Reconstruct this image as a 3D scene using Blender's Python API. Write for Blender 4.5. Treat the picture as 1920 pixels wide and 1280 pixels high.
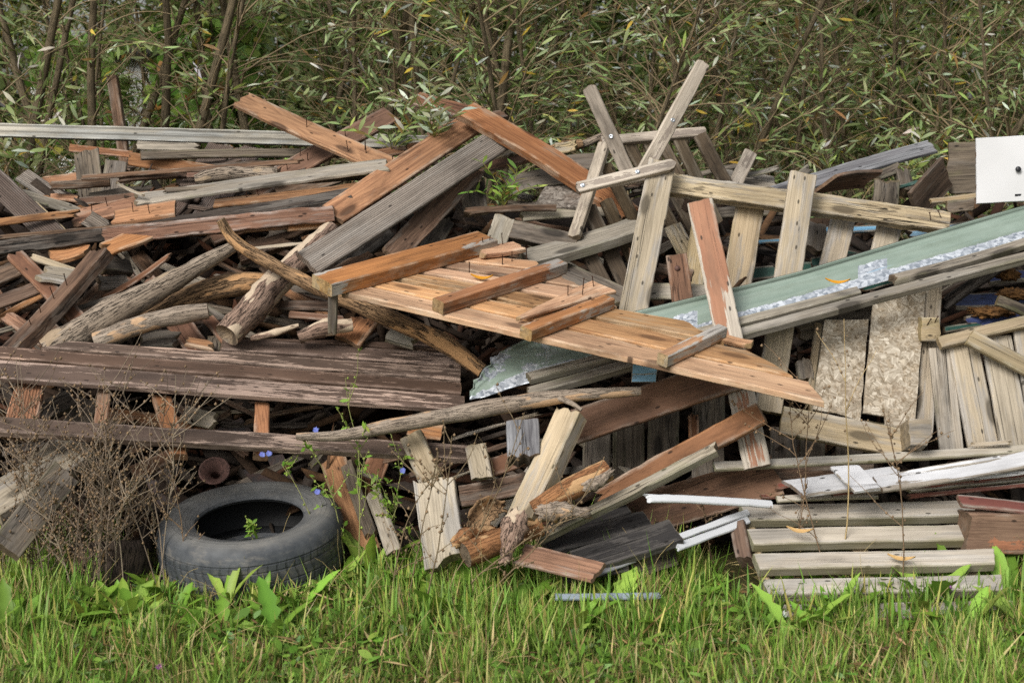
import bpy, math, random
import numpy as np
from mathutils import Vector, Matrix, noise as mnoise

for o in list(bpy.data.objects):
    bpy.data.objects.remove(o)
SC = bpy.context.scene
COL = SC.collection
R = math.radians

# ------------------------------------------------------------------ camera
CAM_Z, PITCH, FPX = 1.7, R(8.0), 1920 * 50 / 36.0
cam_d = bpy.data.cameras.new('camera')
cam = bpy.data.objects.new('camera', cam_d)
COL.objects.link(cam)
cam.location = (0, 0, CAM_Z)
cam.rotation_euler = (R(90) - PITCH, 0, 0)
cam_d.lens = 50
cam_d.sensor_width = 36
cam_d.clip_end = 2000
cam_d.dof.use_dof = True
cam_d.dof.focus_distance = 6.1
cam_d.dof.aperture_fstop = 3.6
SC.camera = cam

# ------------------------------------------------------------------ sky, sun, exposure
SUN_EL, SUN_AZ = R(38), R(212)      # azimuth clockwise from +Y: behind the camera, to its left
world = bpy.data.worlds.new('World')
SC.world = world
world.use_nodes = True
wnt = world.node_tree
wnt.nodes.clear()
sky = wnt.nodes.new('ShaderNodeTexSky')
sky.sky_type = 'NISHITA'
sky.sun_disc = False
sky.sun_elevation = SUN_EL
sky.sun_rotation = SUN_AZ
sky.dust_density = 4.0
sky.air_density = 1.4
hsv = wnt.nodes.new('ShaderNodeHueSaturation')
hsv.inputs['Saturation'].default_value = 0.35
bg = wnt.nodes.new('ShaderNodeBackground')
bg.inputs['Strength'].default_value = 0.088
wo = wnt.nodes.new('ShaderNodeOutputWorld')
wnt.links.new(sky.outputs[0], hsv.inputs['Color'])
wnt.links.new(hsv.outputs[0], bg.inputs['Color'])
wnt.links.new(bg.outputs[0], wo.inputs['Surface'])
sun_d = bpy.data.lights.new('sun', 'SUN')
sun_d.energy = 2.3
sun_d.angle = R(24)
sun_d.color = (1.0, 0.965, 0.92)
sun = bpy.data.objects.new('sun', sun_d)
COL.objects.link(sun)
sdir = Vector((math.sin(SUN_AZ) * math.cos(SUN_EL), math.cos(SUN_AZ) * math.cos(SUN_EL), math.sin(SUN_EL)))
sun.rotation_euler = sdir.to_track_quat('Z', 'Y').to_euler()
SC.view_settings.view_transform = 'Standard'
SC.view_settings.look = 'None'
SC.view_settings.gamma = 1
SC.view_settings.exposure = 0.42
SC.render.engine = 'CYCLES'
SC.cycles.max_bounces = 4
SC.cycles.diffuse_bounces = 2
SC.cycles.glossy_bounces = 2
SC.cycles.transmission_bounces = 3
SC.cycles.transparent_max_bounces = 4
SC.cycles.use_denoising = False
try:
    SC.cycles.denoiser = 'OPENIMAGEDENOISE'
    SC.cycles.denoising_prefilter = 'ACCURATE'
except Exception:
    pass

# ------------------------------------------------------------------ places
_cp, _sp = math.cos(PITCH), math.sin(PITCH)

def ray(px, py):
    x, u = (px - 960) / FPX, (640 - py) / FPX
    return Vector((x, _cp + u * _sp, -_sp + u * _cp))

def at(px, py, Y):
    d = ray(px, py)
    return Vector((0, 0, CAM_Z)) + d * (Y / d.y)

def project(p):
    v = p - Vector((0, 0, CAM_Z))
    f = v.y * _cp - v.z * _sp
    u = v.y * _sp + v.z * _cp
    return Vector((960 + FPX * v.x / f, 640 - FPX * u / f))

_YS = [(-400, 8.6), (0, 8.0), (150, 7.75), (240, 7.4), (300, 7.1), (400, 6.7), (550, 6.25), (700, 5.95), (850, 5.7),
       (1000, 5.45), (1100, 5.3), (1280, 4.32), (1500, 3.6)]
def Ys(py):
    """how far away the slope of the heap stands at each height"""
    return float(np.interp(py, [a for a, _ in _YS], [b for _, b in _YS]))

def S(px, py, d=0.0):
    return at(px, py, d if abs(d) > 3 else Ys(py) + d)

class Plane:
    def __init__(s, a, b, c):
        A, B, C = [S(*q) for q in (a, b, c)]
        s.p = A
        s.n = (B - A).cross(C - A).normalized()
        if s.n.dot(Vector((0, 0, CAM_Z)) - A) < 0:
            s.n = -s.n
    def at(s, px, py, up=0.0):
        d = ray(px, py)
        o = Vector((0, 0, CAM_Z))
        return o + d * ((s.p + s.n * up - o).dot(s.n) / d.dot(s.n))

# ------------------------------------------------------------------ scene graph
def tag(o, label=None, cat=None, group=None, kind=None):
    if label: o['label'] = label
    if cat: o['category'] = cat
    if group: o['group'] = group
    if kind: o['kind'] = kind
    return o

def link(name, me, mat, parent=None, mw=None):
    o = bpy.data.objects.new(name, me)
    COL.objects.link(o)
    if mat is not None and not me.materials:
        me.materials.append(mat)
    if mw is not None:
        o.matrix_world = mw
    if parent is not None:
        o.parent = parent
        o.matrix_parent_inverse = PINV.get(parent.name, Matrix.Identity(4))
        if mw is not None:
            o.matrix_basis = mw
    return o

PINV = {}
def empty(name, loc):
    o = bpy.data.objects.new(name, None)
    COL.objects.link(o)
    o.location = loc
    o.empty_display_size = 0.05
    PINV[o.name] = Matrix.Translation(loc).inverted()
    return o

def remember(o, mw):
    PINV[o.name] = mw.inverted()

def mesh_np(name, verts, faces4=None, faces3=None, smooth=False, col=None, uv=None):
    me = bpy.data.meshes.new(name)
    v = np.asarray(verts, np.float32).reshape(-1, 3)
    f4 = np.zeros((0, 4), np.int32) if faces4 is None else np.asarray(faces4, np.int32).reshape(-1, 4)
    f3 = np.zeros((0, 3), np.int32) if faces3 is None else np.asarray(faces3, np.int32).reshape(-1, 3)
    me.vertices.add(len(v)); me.vertices.foreach_set('co', v.ravel())
    nl = len(f4) * 4 + len(f3) * 3
    me.loops.add(nl)
    me.loops.foreach_set('vertex_index', np.concatenate([f4.ravel(), f3.ravel()]))
    me.polygons.add(len(f4) + len(f3))
    st = np.concatenate([np.arange(len(f4)) * 4, len(f4) * 4 + np.arange(len(f3)) * 3]).astype(np.int32)
    me.polygons.foreach_set('loop_start', st)
    me.update(calc_edges=True)
    if smooth:
        me.polygons.foreach_set('use_smooth', np.ones(len(me.polygons), bool))
    if col is not None:
        a = me.attributes.new('col', 'FLOAT_COLOR', 'POINT')
        c = np.ones((len(v), 4), np.float32); c[:, :3] = col
        a.data.foreach_set('color', c.ravel())
    if uv is not None:
        u = me.uv_layers.new(name='UVMap')
        li = np.concatenate([f4.ravel(), f3.ravel()])
        u.data.foreach_set('uv', np.asarray(uv, np.float32)[li].ravel())
    me.validate()
    return me

def lin(h):
    h = h.lstrip('#')
    c = [int(h[i:i + 2], 16) / 255 for i in (0, 2, 4)]
    return tuple(x / 12.92 if x <= .04045 else ((x + .055) / 1.055) ** 2.4 for x in c)

# ------------------------------------------------------------------ material kit
class NT:
    def __init__(s, name):
        s.m = bpy.data.materials.new(name)
        s.m.use_nodes = True
        s.t = s.m.node_tree
        s.t.nodes.clear()
        s.out = s.t.nodes.new('ShaderNodeOutputMaterial')
        s.b = s.t.nodes.new('ShaderNodeBsdfPrincipled')
        s.t.links.new(s.b.outputs[0], s.out.inputs[0])
        s.b.inputs['Specular IOR Level'].default_value = 0.3
    def n(s, typ, **kw):
        n = s.t.nodes.new('ShaderNode' + typ)
        for k, v in kw.items(): setattr(n, k, v)
        return n
    def put(s, sock, v):
        if v is None: return
        if isinstance(v, bpy.types.NodeSocket): s.t.links.new(v, sock)
        elif isinstance(v, (tuple, list)) and sock.type == 'RGBA': sock.default_value = (*v[:3], 1)
        else: sock.default_value = v
    def math(s, op, a, b=None, c=None, clamp=False):
        n = s.n('Math', operation=op, use_clamp=clamp)
        for i, v in enumerate((a, b, c)): s.put(n.inputs[i], v)
        return n.outputs[0]
    def vmath(s, op, a, b=None):
        n = s.n('VectorMath', operation=op)
        s.put(n.inputs[0], a)
        if b is not None: s.put(n.inputs[3] if op == 'SCALE' else n.inputs[1], b)
        return n.outputs['Value'] if op in ('LENGTH', 'DOT_PRODUCT', 'DISTANCE') else n.outputs[0]
    def mul(s, v, xyz): return s.vmath('MULTIPLY', v, xyz)
    def noise(s, v, scale=1.0, detail=2.0, rough=.5, dist=0.0, color=False):
        n = s.n('TexNoise')
        s.put(n.inputs['Vector'], v)
        n.inputs['Scale'].default_value = scale
        n.inputs['Detail'].default_value = detail
        n.inputs['Roughness'].default_value = rough
        n.inputs['Distortion'].default_value = dist
        return n.outputs['Color' if color else 'Fac']
    def ramp(s, f, lo, hi, a=0.0, b=1.0):
        n = s.n('MapRange')
        n.clamp = True
        s.put(n.inputs[0], f)
        for i, v in enumerate((lo, hi, a, b)): s.put(n.inputs[i + 1], v)
        return n.outputs[0]
    def mix(s, f, a, b, mode='MIX'):
        n = s.n('Mix', data_type='RGBA', blend_type=mode)
        s.put(n.inputs[0], f); s.put(n.inputs[6], a); s.put(n.inputs[7], b)
        return n.outputs[2]
    def sep(s, v):
        n = s.n('SeparateXYZ'); s.put(n.inputs[0], v); return n.outputs
    def comb(s, x, y, z):
        n = s.n('CombineXYZ')
        for i, v in enumerate((x, y, z)): s.put(n.inputs[i], v)
        return n.outputs[0]
    def attr(s, name, out='Fac'):
        n = s.n('Attribute', attribute_name=name); return n.outputs[out]
    def objrand(s):
        n = s.n('ObjectInfo')
        w = s.n('TexWhiteNoise', noise_dimensions='1D')
        s.put(w.inputs['W'], s.math('MULTIPLY', n.outputs['Random'], 917.3))
        return n.outputs['Random'], w.outputs['Color']
    def bump(s, h, strength=.4, dist=.004):
        n = s.n('Bump')
        n.inputs['Strength'].default_value = strength
        n.inputs['Distance'].default_value = dist
        s.put(n.inputs['Height'], h)
        s.put(s.b.inputs['Normal'], n.outputs[0])
    def done(s, color, rough=.8, metal=None):
        s.put(s.b.inputs['Base Color'], color)
        s.put(s.b.inputs['Roughness'], rough)
        if metal is not None: s.put(s.b.inputs['Metallic'], metal)
        return s.m

def wood(name, light, dark, grey='#938a7d', gamt=.3, stain=.35, paint=None, paint2=None, pcov=.6, pst=(1.6, 22), wear=.25,
         groove=0.0, rough=.82, bump=.5, ring=.55, crack=.6, knot=.8, var=.22, mossy=0.0, endc='#6b5138', pits=0.0, ringf=78.0, sidec=None):
    k = NT(name)
    light, dark, grey, endc = lin(light), lin(dark), lin(grey), lin(endc)
    P = k.n('TexCoord').outputs['Object']
    r, rc = k.objrand()
    rx, ry, rz = k.sep(rc)
    Q = k.vmath('ADD', P, k.mul(rc, (43.0, 31.0, 17.0)))
    # knots on the wide face
    q = k.mul(Q, (2.1, 6.5, 2.0))
    vo = k.n('TexVoronoi', voronoi_dimensions='2D')
    k.put(vo.inputs['Vector'], q)
    vo.inputs['Scale'].default_value = 1.0
    kr = k.sep(vo.outputs['Color'])[0]
    ksel = k.math('LESS_THAN', kr, .38)
    kd = vo.outputs['Distance']
    kn = k.math('MULTIPLY', k.ramp(kd, .16, .09), ksel)
    kw = k.math('MULTIPLY', k.ramp(kd, .5, .05), ksel)
    # growth rings round an axis off the board
    n1 = k.noise(k.mul(Q, (.9, 3.0, 3.0)), 1.0, 1.0, color=True)
    px, py, pz = k.sep(P)
    nx, ny, nz = k.sep(n1)
    yy = k.math('ADD', k.math('ADD', py, k.math('MULTIPLY', k.math('SUBTRACT', ry, .5), .22)), k.math('MULTIPLY', nx, .07))
    zz = k.math('ADD', k.math('SUBTRACT', pz, k.math('MULTIPLY_ADD', rz, .12, .03)), k.math('MULTIPLY', ny, .07))
    rad = k.vmath('LENGTH', k.comb(0.0, yy, zz))
    rad = k.math('MULTIPLY_ADD', kw, .025, rad)
    rg = k.math('FRACT', k.math('MULTIPLY', rad, ringf))
    rg = k.math('MULTIPLY', k.ramp(rg, 0.0, .75), k.ramp(rg, 1.0, .8))
    fib = k.noise(k.mul(Q, (2.2, 75.0, 75.0)), 1.0, 3.0, .75)
    hair = k.noise(k.mul(Q, (5.0, 260.0, 260.0)), 1.0, 1.0, .5)
    fib2 = k.noise(k.mul(Q, (.8, 16.0, 16.0)), 1.0, 2.0, .6)
    f = k.math('ADD', k.math('MULTIPLY', rg, ring * .6), k.math('MULTIPLY', k.ramp(fib, .38, .62), .42))
    f = k.math('ADD', f, k.math('MULTIPLY', k.math('SUBTRACT', hair, .5), 1.15))
    f = k.math('ADD', f, k.math('MULTIPLY', k.math('SUBTRACT', fib2, .5), .5), clamp=True)
    c = k.mix(f, light, dark)
    # greyed by weather
    g = k.noise(k.mul(Q, (1.8, 12.0, 12.0)), 1.0, 4.0, .7)
    gm = k.math('MULTIPLY', k.ramp(g, .66 - .36 * gamt, .75 - .36 * gamt), min(1.0, .35 + gamt))
    gc = k.mix(k.ramp(fib, .25, .75), tuple(x * 1.25 for x in grey), tuple(x * .55 for x in grey))
    c = k.mix(gm, c, gc)
    # paint or stain film, worn off along the grain and at the edges
    we = k.attr('wear')
    pm = None
    if paint:
        pn = k.noise(k.mul(Q, (pst[0], pst[1], pst[1])), 1.0, 4.0, .7)
        pb = k.noise(k.mul(Q, (1.1, 4.0, 4.0)), 1.0, 1.0)
        pn = k.math('MULTIPLY_ADD', k.math('SUBTRACT', pb, .5), .75, pn)
        pn = k.math('ADD', pn, k.math('MULTIPLY', k.math('SUBTRACT', fib, .5), .30))
        pn = k.math('SUBTRACT', pn, k.math('MULTIPLY', we, wear))
        th = .80 - .6 * pcov
        pm = k.ramp(pn, th, th + .035)
        pc = k.mix(k.ramp(k.noise(k.mul(Q, (3.0, 11.0, 11.0)), 1.0, 3.0), .3, .7), lin(paint), lin(paint2 or paint))
        pc = k.mix(k.math('MULTIPLY', k.ramp(fib, .35, .8), .3), pc, tuple(x * .5 for x in lin(paint)))
        c = k.mix(pm, c, pc)
    # broad tone changes, rubbed pale arrises
    mac = k.ramp(k.noise(k.mul(Q, (1.3, 3.2, 3.2)), 1.0, 2.0, .6), .3, .7, .62, 1.22)
    c = k.mix(1.0, c, k.comb(mac, mac, mac), 'MULTIPLY')
    em = k.math('MULTIPLY', we, k.ramp(k.noise(k.mul(Q, (7.0, 20.0, 20.0)), 1.0, 3.0, .7), .45, .62))
    c = k.mix(k.math('MULTIPLY', em, .55), c, tuple(min(1, x * 1.35) for x in grey))
    # dark water stains, dirt
    st = k.noise(k.mul(Q, (2.6, 9.0, 9.0)), 1.0, 5.0, .75)
    sm = k.math('MULTIPLY', k.ramp(st, .49, .70), min(.9, stain * 1.5))
    c = k.mix(sm, c, tuple(x * .22 for x in dark))
    sp = k.n('TexVoronoi', voronoi_dimensions='2D')
    k.put(sp.inputs['Vector'], k.mul(Q, (9.0, 22.0, 1.0)))
    sp.inputs['Scale'].default_value = 1.0
    spm = k.math('MULTIPLY', k.ramp(sp.outputs['Distance'], .12, .07), k.math('LESS_THAN', k.sep(sp.outputs['Color'])[0], .22))
    c = k.mix(k.math('MULTIPLY', spm, .85), c, tuple(x * .12 for x in dark))
    # checks and splits
    cn = k.noise(k.mul(Q, (.7, 34.0, 34.0)), 1.0, 2.0, .5, .6)
    ck = k.ramp(k.math('ABSOLUTE', k.math('SUBTRACT', cn, .5)), .016, .004)
    ck = k.math('MULTIPLY', ck, k.ramp(k.noise(k.mul(Q, (1.0, 7.0, 7.0)), 1.0, 1.0), .46, .58))
    ck = k.math('MULTIPLY', ck, crack)
    c = k.mix(ck, c, tuple(x * .12 for x in dark))
    kc = k.mix(k.ramp(kd, .1, .15), tuple(x * .25 for x in dark), tuple(x * .6 for x in dark))
    c = k.mix(k.math('MULTIPLY', kn, knot if not paint else knot * .5), c, kc)
    # end grain and rubbed arrises
    en = k.attr('endg')
    c = k.mix(k.math('MULTIPLY', en, .75), c, k.mix(k.ramp(k.noise(k.mul(Q, (30.0, 60.0, 60.0)), 1.0, 2.0), .3, .7), endc, tuple(x * .4 for x in endc)))
    h = k.math('ADD', k.math('MULTIPLY', fib, .7), k.math('MULTIPLY', hair, .35))
    h = k.math('SUBTRACT', h, k.math('MULTIPLY', ck, 1.6))
    if pits:
        pt = k.noise(k.mul(Q, (10.0, 55.0, 55.0)), 1.0, 2.0, .5)
        ptm = k.math('MULTIPLY', k.ramp(pt, .62, .68), pits)
        c = k.mix(ptm, c, tuple(x * .3 for x in dark))
        h = k.math('SUBTRACT', h, ptm)
    if groove:
        gw = k.math('SINE', k.math('MULTIPLY', py, 6.2832 / groove))
        gk = k.ramp(gw, -.2, -.8)
        c = k.mix(k.math('MULTIPLY', gk, .55), c, tuple(x * .3 for x in dark))
        h = k.math('SUBTRACT', h, k.math('MULTIPLY', gk, 1.5))
    if pm is not None:
        h = k.math('ADD', h, k.math('MULTIPLY', pm, .5))
    if mossy:
        mm = k.math('MULTIPLY', k.ramp(k.math('ADD', k.noise(k.mul(Q, (4.0, 14.0, 14.0)), 1.0, 4.0, .7), k.math('MULTIPLY', we, .16)), .6, .72), mossy)
        c = k.mix(mm, c, lin('#76754a'))
    if sidec:
        on = k.n('TexCoord').outputs['Normal']
        sm2 = k.math('MULTIPLY', k.ramp(k.math('ABSOLUTE', k.sep(on)[1]), .5, .8), k.ramp(k.noise(k.mul(Q, (3.0, 9.0, 9.0)), 1.0, 3.0, .6), .25, .6, .45, .95))
        c = k.mix(sm2, c, lin(sidec))
    hs = k.n('HueSaturation')
    k.put(hs.inputs['Value'], k.math('MULTIPLY_ADD', rx, var * 2, 1.0 - var))
    k.put(hs.inputs['Saturation'], k.math('MULTIPLY_ADD', ry, .2, .76))
    k.put(hs.inputs['Hue'], k.math('MULTIPLY_ADD', rz, .010, .5005))
    k.put(hs.inputs['Color'], c)
    k.bump(h, bump, .0035)
    return k.done(hs.outputs[0], k.math('MULTIPLY_ADD', fib, .25, rough - .12))

M = {}
M['orange'] = wood('stained orange wood', '#b07648', '#7a4a2b', gamt=.2, stain=.45, ring=.65, crack=.6, grey='#a39380', var=.2)
M['panel'] = wood('sun bleached orange wood', '#c79363', '#925d39', gamt=.24, stain=.4, ring=.55, crack=.5, grey='#b9a084', var=.1, knot=.7, endc='#a98a55')
M['crossbar'] = wood('orange crossbar with old whitewash', '#b3743f', '#7c4a28', gamt=.1, stain=.35, ring=.5, crack=.6, grey='#a39380', var=.1, paint='#b9b2aa', paint2='#a39b92', pcov=.40, pst=(3.0, 7.0), wear=-.05, endc='#a98a55')
M['rust'] = wood('red brown stained wood', '#94613f', '#5f3a25', gamt=.2, stain=.42, ring=.5, crack=.7, grey='#978a7e', var=.2, paint='#845539', paint2='#6b432b', pcov=.70, wear=.3)
M['redgrey'] = wood('flaking red wood', '#b7aa9a', '#857a6d', gamt=.3, stain=.25, ring=.5, paint='#a06542', paint2='#8c5233', pcov=.55, pst=(2.2, 10), wear=.15, var=.1)
M['beam'] = wood('worn brown beam', '#a06b49', '#6b4129', gamt=.25, stain=.4, ring=.5, crack=.7, grey='#b3aaa2', var=.08)
M['umber'] = wood('dark umber wood', '#7a5b45', '#432e21', gamt=.28, stain=.55, ring=.6, crack=.8, grey='#81766b', var=.25)
M['brown'] = wood('peeling brown paint', '#bd9c88', '#957563', gamt=.1, stain=.25, ring=.7, crack=.5, paint='#6b5244', paint2='#523e33', pcov=.645, pst=(6.5, 60), wear=.08, var=.10, rough=.62, grey='#8d7568')
M['grey'] = wood('weathered grey wood', '#a59987', '#685d50', gamt=.5, stain=.38, ring=0.5, crack=.9, grey='#9a9286', var=.16, mossy=.3, ringf=100)
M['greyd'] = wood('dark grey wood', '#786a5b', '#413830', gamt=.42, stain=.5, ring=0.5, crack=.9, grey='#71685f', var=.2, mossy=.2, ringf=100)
M['deck'] = wood('grooved decking', '#6f5b50', '#4a3b33', gamt=.25, stain=.35, ring=.1, crack=.4, grey='#7d726b', var=.14, groove=.0095, bump=.8, knot=.2)
M['deckgrey'] = wood('grooved grey decking', '#9a8c7e', '#6c5f53', gamt=.45, stain=.3, ring=.45, crack=.7, grey='#968c81', var=.08, groove=.0095, bump=.7)
M['deckred'] = wood('grooved red decking', '#b27d5c', '#84553a', gamt=.2, stain=.35, ring=.1, crack=.4, groove=.012, bump=.9, var=.1, knot=.1)
M['pale'] = wood('pale weathered wood', '#b8a78f', '#8d7e69', gamt=.45, stain=.2, ring=0.4, crack=.75, grey='#a09a93', var=.1, endc='#a08a66', ringf=120)
M['honey'] = wood('honey pale wood', '#b8a17c', '#8c7756', gamt=.36, stain=.26, ring=0.4, crack=.7, grey='#9c958b', var=.1, endc='#a58a58', mossy=.22, ringf=120)
M['rotpale'] = wood('frayed yellow grey wood', '#b8a179', '#80694a', gamt=.42, stain=.35, ring=.5, crack=1.0, grey='#969088', var=.08, bump=1.0, pits=.7)
M['bench'] = wood('bleached bench slat', '#b5a797', '#8a7c6d', gamt=.3, stain=.45, ring=.15, crack=.1, knot=.1, grey='#8a7a69', var=.06, paint='#95867a', paint2='#7f7165', pcov=.52, pst=(7, 18), wear=.35, rough=.75, ringf=100)
M['benchd'] = wood('dirty bench slat', '#66543f', '#3a2e21', gamt=.2, stain=.6, ring=.15, crack=.2, knot=.1, grey='#7d7263', var=.15, pits=.4)
M['char'] = wood('charred wood', '#4b4038', '#201a16', gamt=.42, stain=.75, ring=.4, crack=1.0, grey='#6b645d', var=.2, bump=1.0, pits=.7, endc='#2b221c')
M['tar'] = wood('black tarred wood', '#4e4a47', '#2c2927', gamt=.2, stain=.4, ring=.2, crack=.7, grey='#5a5551', var=.1, paint='#2d2b2b', paint2='#393635', pcov=.75, pst=(4, 14), endc='#6b5f4e')
M['white'] = wood('white painted wood', '#aaa093', '#7d7468', gamt=.3, stain=.14, ring=.4, paint='#e4e5e8', paint2='#d6d7da', pcov=.85, pst=(2.5, 24), wear=.22, var=.05, rough=.6)
M['chalk'] = wood('thin white wash wood', '#bdb2a2', '#958a7b', gamt=.5, stain=.16, ring=.2, crack=.5, knot=.2, grey='#b3aca2', var=.05, mossy=.3, endc='#93906a', ringf=120, sidec='#6f6747')
M['silver'] = wood('silver rail', '#b3ac9f', '#857d70', gamt=.45, stain=.35, ring=.2, crack=.9, grey='#a8aaa6', var=.05, groove=.032, bump=.35)
M['slate'] = wood('blue grey wood', '#87878a', '#56545a', gamt=.4, stain=.25, ring=.6, crack=.8, grey='#8e9094', var=.06)
M['barn'] = wood('barn red painted wood', '#93837a', '#6b5a50', gamt=.2, stain=.25, ring=.3, paint='#8c4638', paint2='#74352a', pcov=.82, wear=.25, var=.1, rough=.6)
M['blue'] = wood('deep blue painted wood', '#8d8272', '#64594b', gamt=.2, stain=.3, ring=.3, paint='#223d78', paint2='#2a3c6a', pcov=.82, wear=.4, var=.08, rough=.5)
M['spray'] = wood('brown timber with orange spray', '#9a7356', '#6b4a35', gamt=.25, stain=.35, ring=.5, crack=.6, grey='#8f8274', var=.05, paint='#c06a2c', paint2='#a85d2e', pcov=.26, pst=(9, 9), wear=0.0)
M['sky'] = wood('sky blue painted wood', '#8d8272', '#64594b', gamt=.2, stain=.2, ring=.3, paint='#4f8fb4', paint2='#6aa3bf', pcov=.8, wear=.3, var=.08, rough=.5)
M['teal'] = wood('dark green painted wood', '#6d6252', '#443b31', gamt=.2, stain=.3, ring=.3, paint='#17483c', paint2='#235346', pcov=.8, wear=.3, var=.1, rough=.5)

def bark(name, a, b, under, peel=.35, fur=1.0, scale=1.0):
    k = NT(name)
    uv = k.n('TexCoord').outputs['UV']
    r, rc = k.objrand()
    Q = k.vmath('ADD', uv, k.mul(rc, (13.0, 0.0, 0.0)))
    d = k.noise(k.mul(Q, (8.0 * scale, 16.0 * scale, 1)), 1.0, 3.0, .6, color=True)
    Qd = k.vmath('ADD', Q, k.vmath('SCALE', d, .014))
    n1 = k.noise(k.mul(Qd, (7.0 * scale, 62.0 * scale, 1.0)), 1.0, 4.0, .65)
    ridge = k.ramp(k.math('ABSOLUTE', k.math('SUBTRACT', n1, .5)), .03, .004)
    blot = k.noise(k.mul(Q, (5.0, 9.0, 1.0)), 1.0, 4.0, .7)
    c = k.mix(k.ramp(blot, .25, .75), lin(a), lin(b))
    fine = k.noise(k.mul(Q, (40.0, 120.0, 1.0)), 1.0, 3.0, .7)
    c = k.mix(k.math('MULTIPLY', k.ramp(fine, .35, .75), .4), c, tuple(x * .45 for x in lin(b)))
    pe = k.ramp(k.noise(k.mul(Q, (3.2, 10.0, 1.0)), 1.0, 3.0, .6), .62 - .2 * peel, .64 - .2 * peel)
    c = k.mix(pe if peel else 0.0, c, k.mix(k.ramp(fine, .3, .7), lin(under), tuple(x * .7 for x in lin(under))))
    rm = k.math('MULTIPLY', ridge, k.math('SUBTRACT', 1.0, pe) if peel else 1.0)
    c = k.mix(k.math('MULTIPLY', rm, .8 * min(fur, 1)), c, tuple(x * .16 for x in lin(b)))
    h = k.math('SUBTRACT', k.math('MULTIPLY', fine, .25), k.math('MULTIPLY', rm, 1.0 * fur))
    k.bump(h, .9, .008)
    return k.done(c, .88)

M['bark'] = bark('rough grey bark', '#a99b8a', '#857667', '#a39078', peel=.2)
M['barktan'] = bark('tan cracked bark', '#a98a68', '#7d6247', '#c2986c', peel=.35)
M['barkgrey'] = bark('smooth grey bark', '#a89b8c', '#8a7b6c', '#bb9c7c', peel=.25, fur=.4)
M['barkless'] = bark('bare orange log', '#a97a52', '#7a5236', '#bf9a70', peel=.4, fur=.35)
M['barkpink'] = bark('flaking pinkish bark', '#a58d7c', '#7f6759', '#c7b49c', peel=.5)
M['barkdark'] = bark('dark stump bark', '#5d5046', '#3f352d', '#6b5a48', peel=.1)
M['stem'] = bark('willow stem bark', '#7d7058', '#584d3b', '#7d7058', peel=.0, fur=.35)

def simple(name, col, rough=.6, metal=0.0, spec=.3, vary=.15, scale=30.0, bump=.2, col2=None):
    k = NT(name)
    P = k.n('TexCoord').outputs['Object']
    n = k.noise(P, scale, 4.0, .65)
    a = lin(col)
    b = lin(col2) if col2 else tuple(x * (1 - vary * 2) for x in a)
    c = k.mix(k.ramp(n, .35, .68), a, b)
    k.b.inputs['Specular IOR Level'].default_value = spec
    k.bump(n, bump, .002)
    return k.done(c, rough, metal)

M['nail'] = simple('rusty nail', '#5a4438', .6, .6)
M['screw'] = simple('zinc screw', '#c9d0d8', .35, .8)
M['knob'] = simple('black knob', '#2b2c30', .35)
M['rustmetal'] = simple('rusty iron', '#6b5049', .75, .2, scale=60, col2='#43342f', bump=.5)
M['darkmetal'] = simple('dark painted iron', '#3f4042', .6, .3, scale=20, col2='#5a4740', bump=.3)
M['fibre'] = simple('rotten brown fibre', '#74532f', .95, scale=70, col2='#36230f', bump=1.0)
M['alu'] = simple('white plastic profile', '#cdd0d4', .35, vary=.04, scale=8, bump=.02)
M['greyplastic'] = simple('grey plastic strip', '#8d99a5', .45, vary=.1, scale=10)

def osb_mat(name, grey):
    k = NT(name)
    P = k.n('TexCoord').outputs['Object']
    c = None
    h = None
    cols = [('#c0b5a3', '#a1937e'), ('#b5a793', '#97876f'), ('#cbc2b2', '#b0a28d')]
    if grey: cols = [('#8f867c', '#6b6259'), ('#7e746a', '#574e46'), ('#9d958b', '#7a7168')]
    x, y, z = k.sep(P)
    for i, S_ in enumerate((58.0, 80.0, 44.0)):
        vo = k.n('TexVoronoi', voronoi_dimensions='2D')
        k.put(vo.inputs['Vector'], k.vmath('ADD', P, k.vmath('SCALE', k.noise(k.vmath('ADD', P, (2.3 * i, 1.1, 0.0)), 30.0, 3.0, .7, color=True), .05)))
        vo.inputs['Scale'].default_value = S_
        vr, vg, vb = k.sep(vo.outputs['Color'])
        th = k.math('MULTIPLY', vr, 6.2832)
        ca, sa = k.math('COSINE', th), k.math('SINE', th)
        u = k.math('ADD', k.math('MULTIPLY', x, ca), k.math('MULTIPLY', y, sa))
        v = k.math('SUBTRACT', k.math('MULTIPLY', y, ca), k.math('MULTIPLY', x, sa))
        st_ = k.noise(k.comb(k.math('MULTIPLY', u, 12.0), k.math('MULTIPLY', v, 105.0), k.math('MULTIPLY', vg, 40.0)), 1.0, 2.0, .6)
        a, b = cols[i % 3]
        f_ = k.math('ADD', k.math('MULTIPLY', vg, .55), k.math('MULTIPLY', k.ramp(st_, .36, .64), .75), clamp=True)
        ci = k.mix(f_, lin(a), tuple(t * .58 for t in lin(b)))
        if c is None: c, h = ci, st_
        else:
            sel = k.math('GREATER_THAN', vb, .55)
            c = k.mix(sel, c, ci)
            h = k.math('ADD', k.math('MULTIPLY', h, .6), k.math('MULTIPLY', sel, k.math('MULTIPLY', vg, .6)))
    st = k.ramp(k.noise(P, 6.0, 4.0, .6), .55, .75)
    c = k.mix(k.math('MULTIPLY', st, .35), c, lin('#6e5138'))
    k.bump(h, .28, .002)
    return k.done(c, .85)
M['osb'] = osb_mat('oriented strand board', False)
M['osbgrey'] = osb_mat('grey rotten strand board', True)

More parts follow.
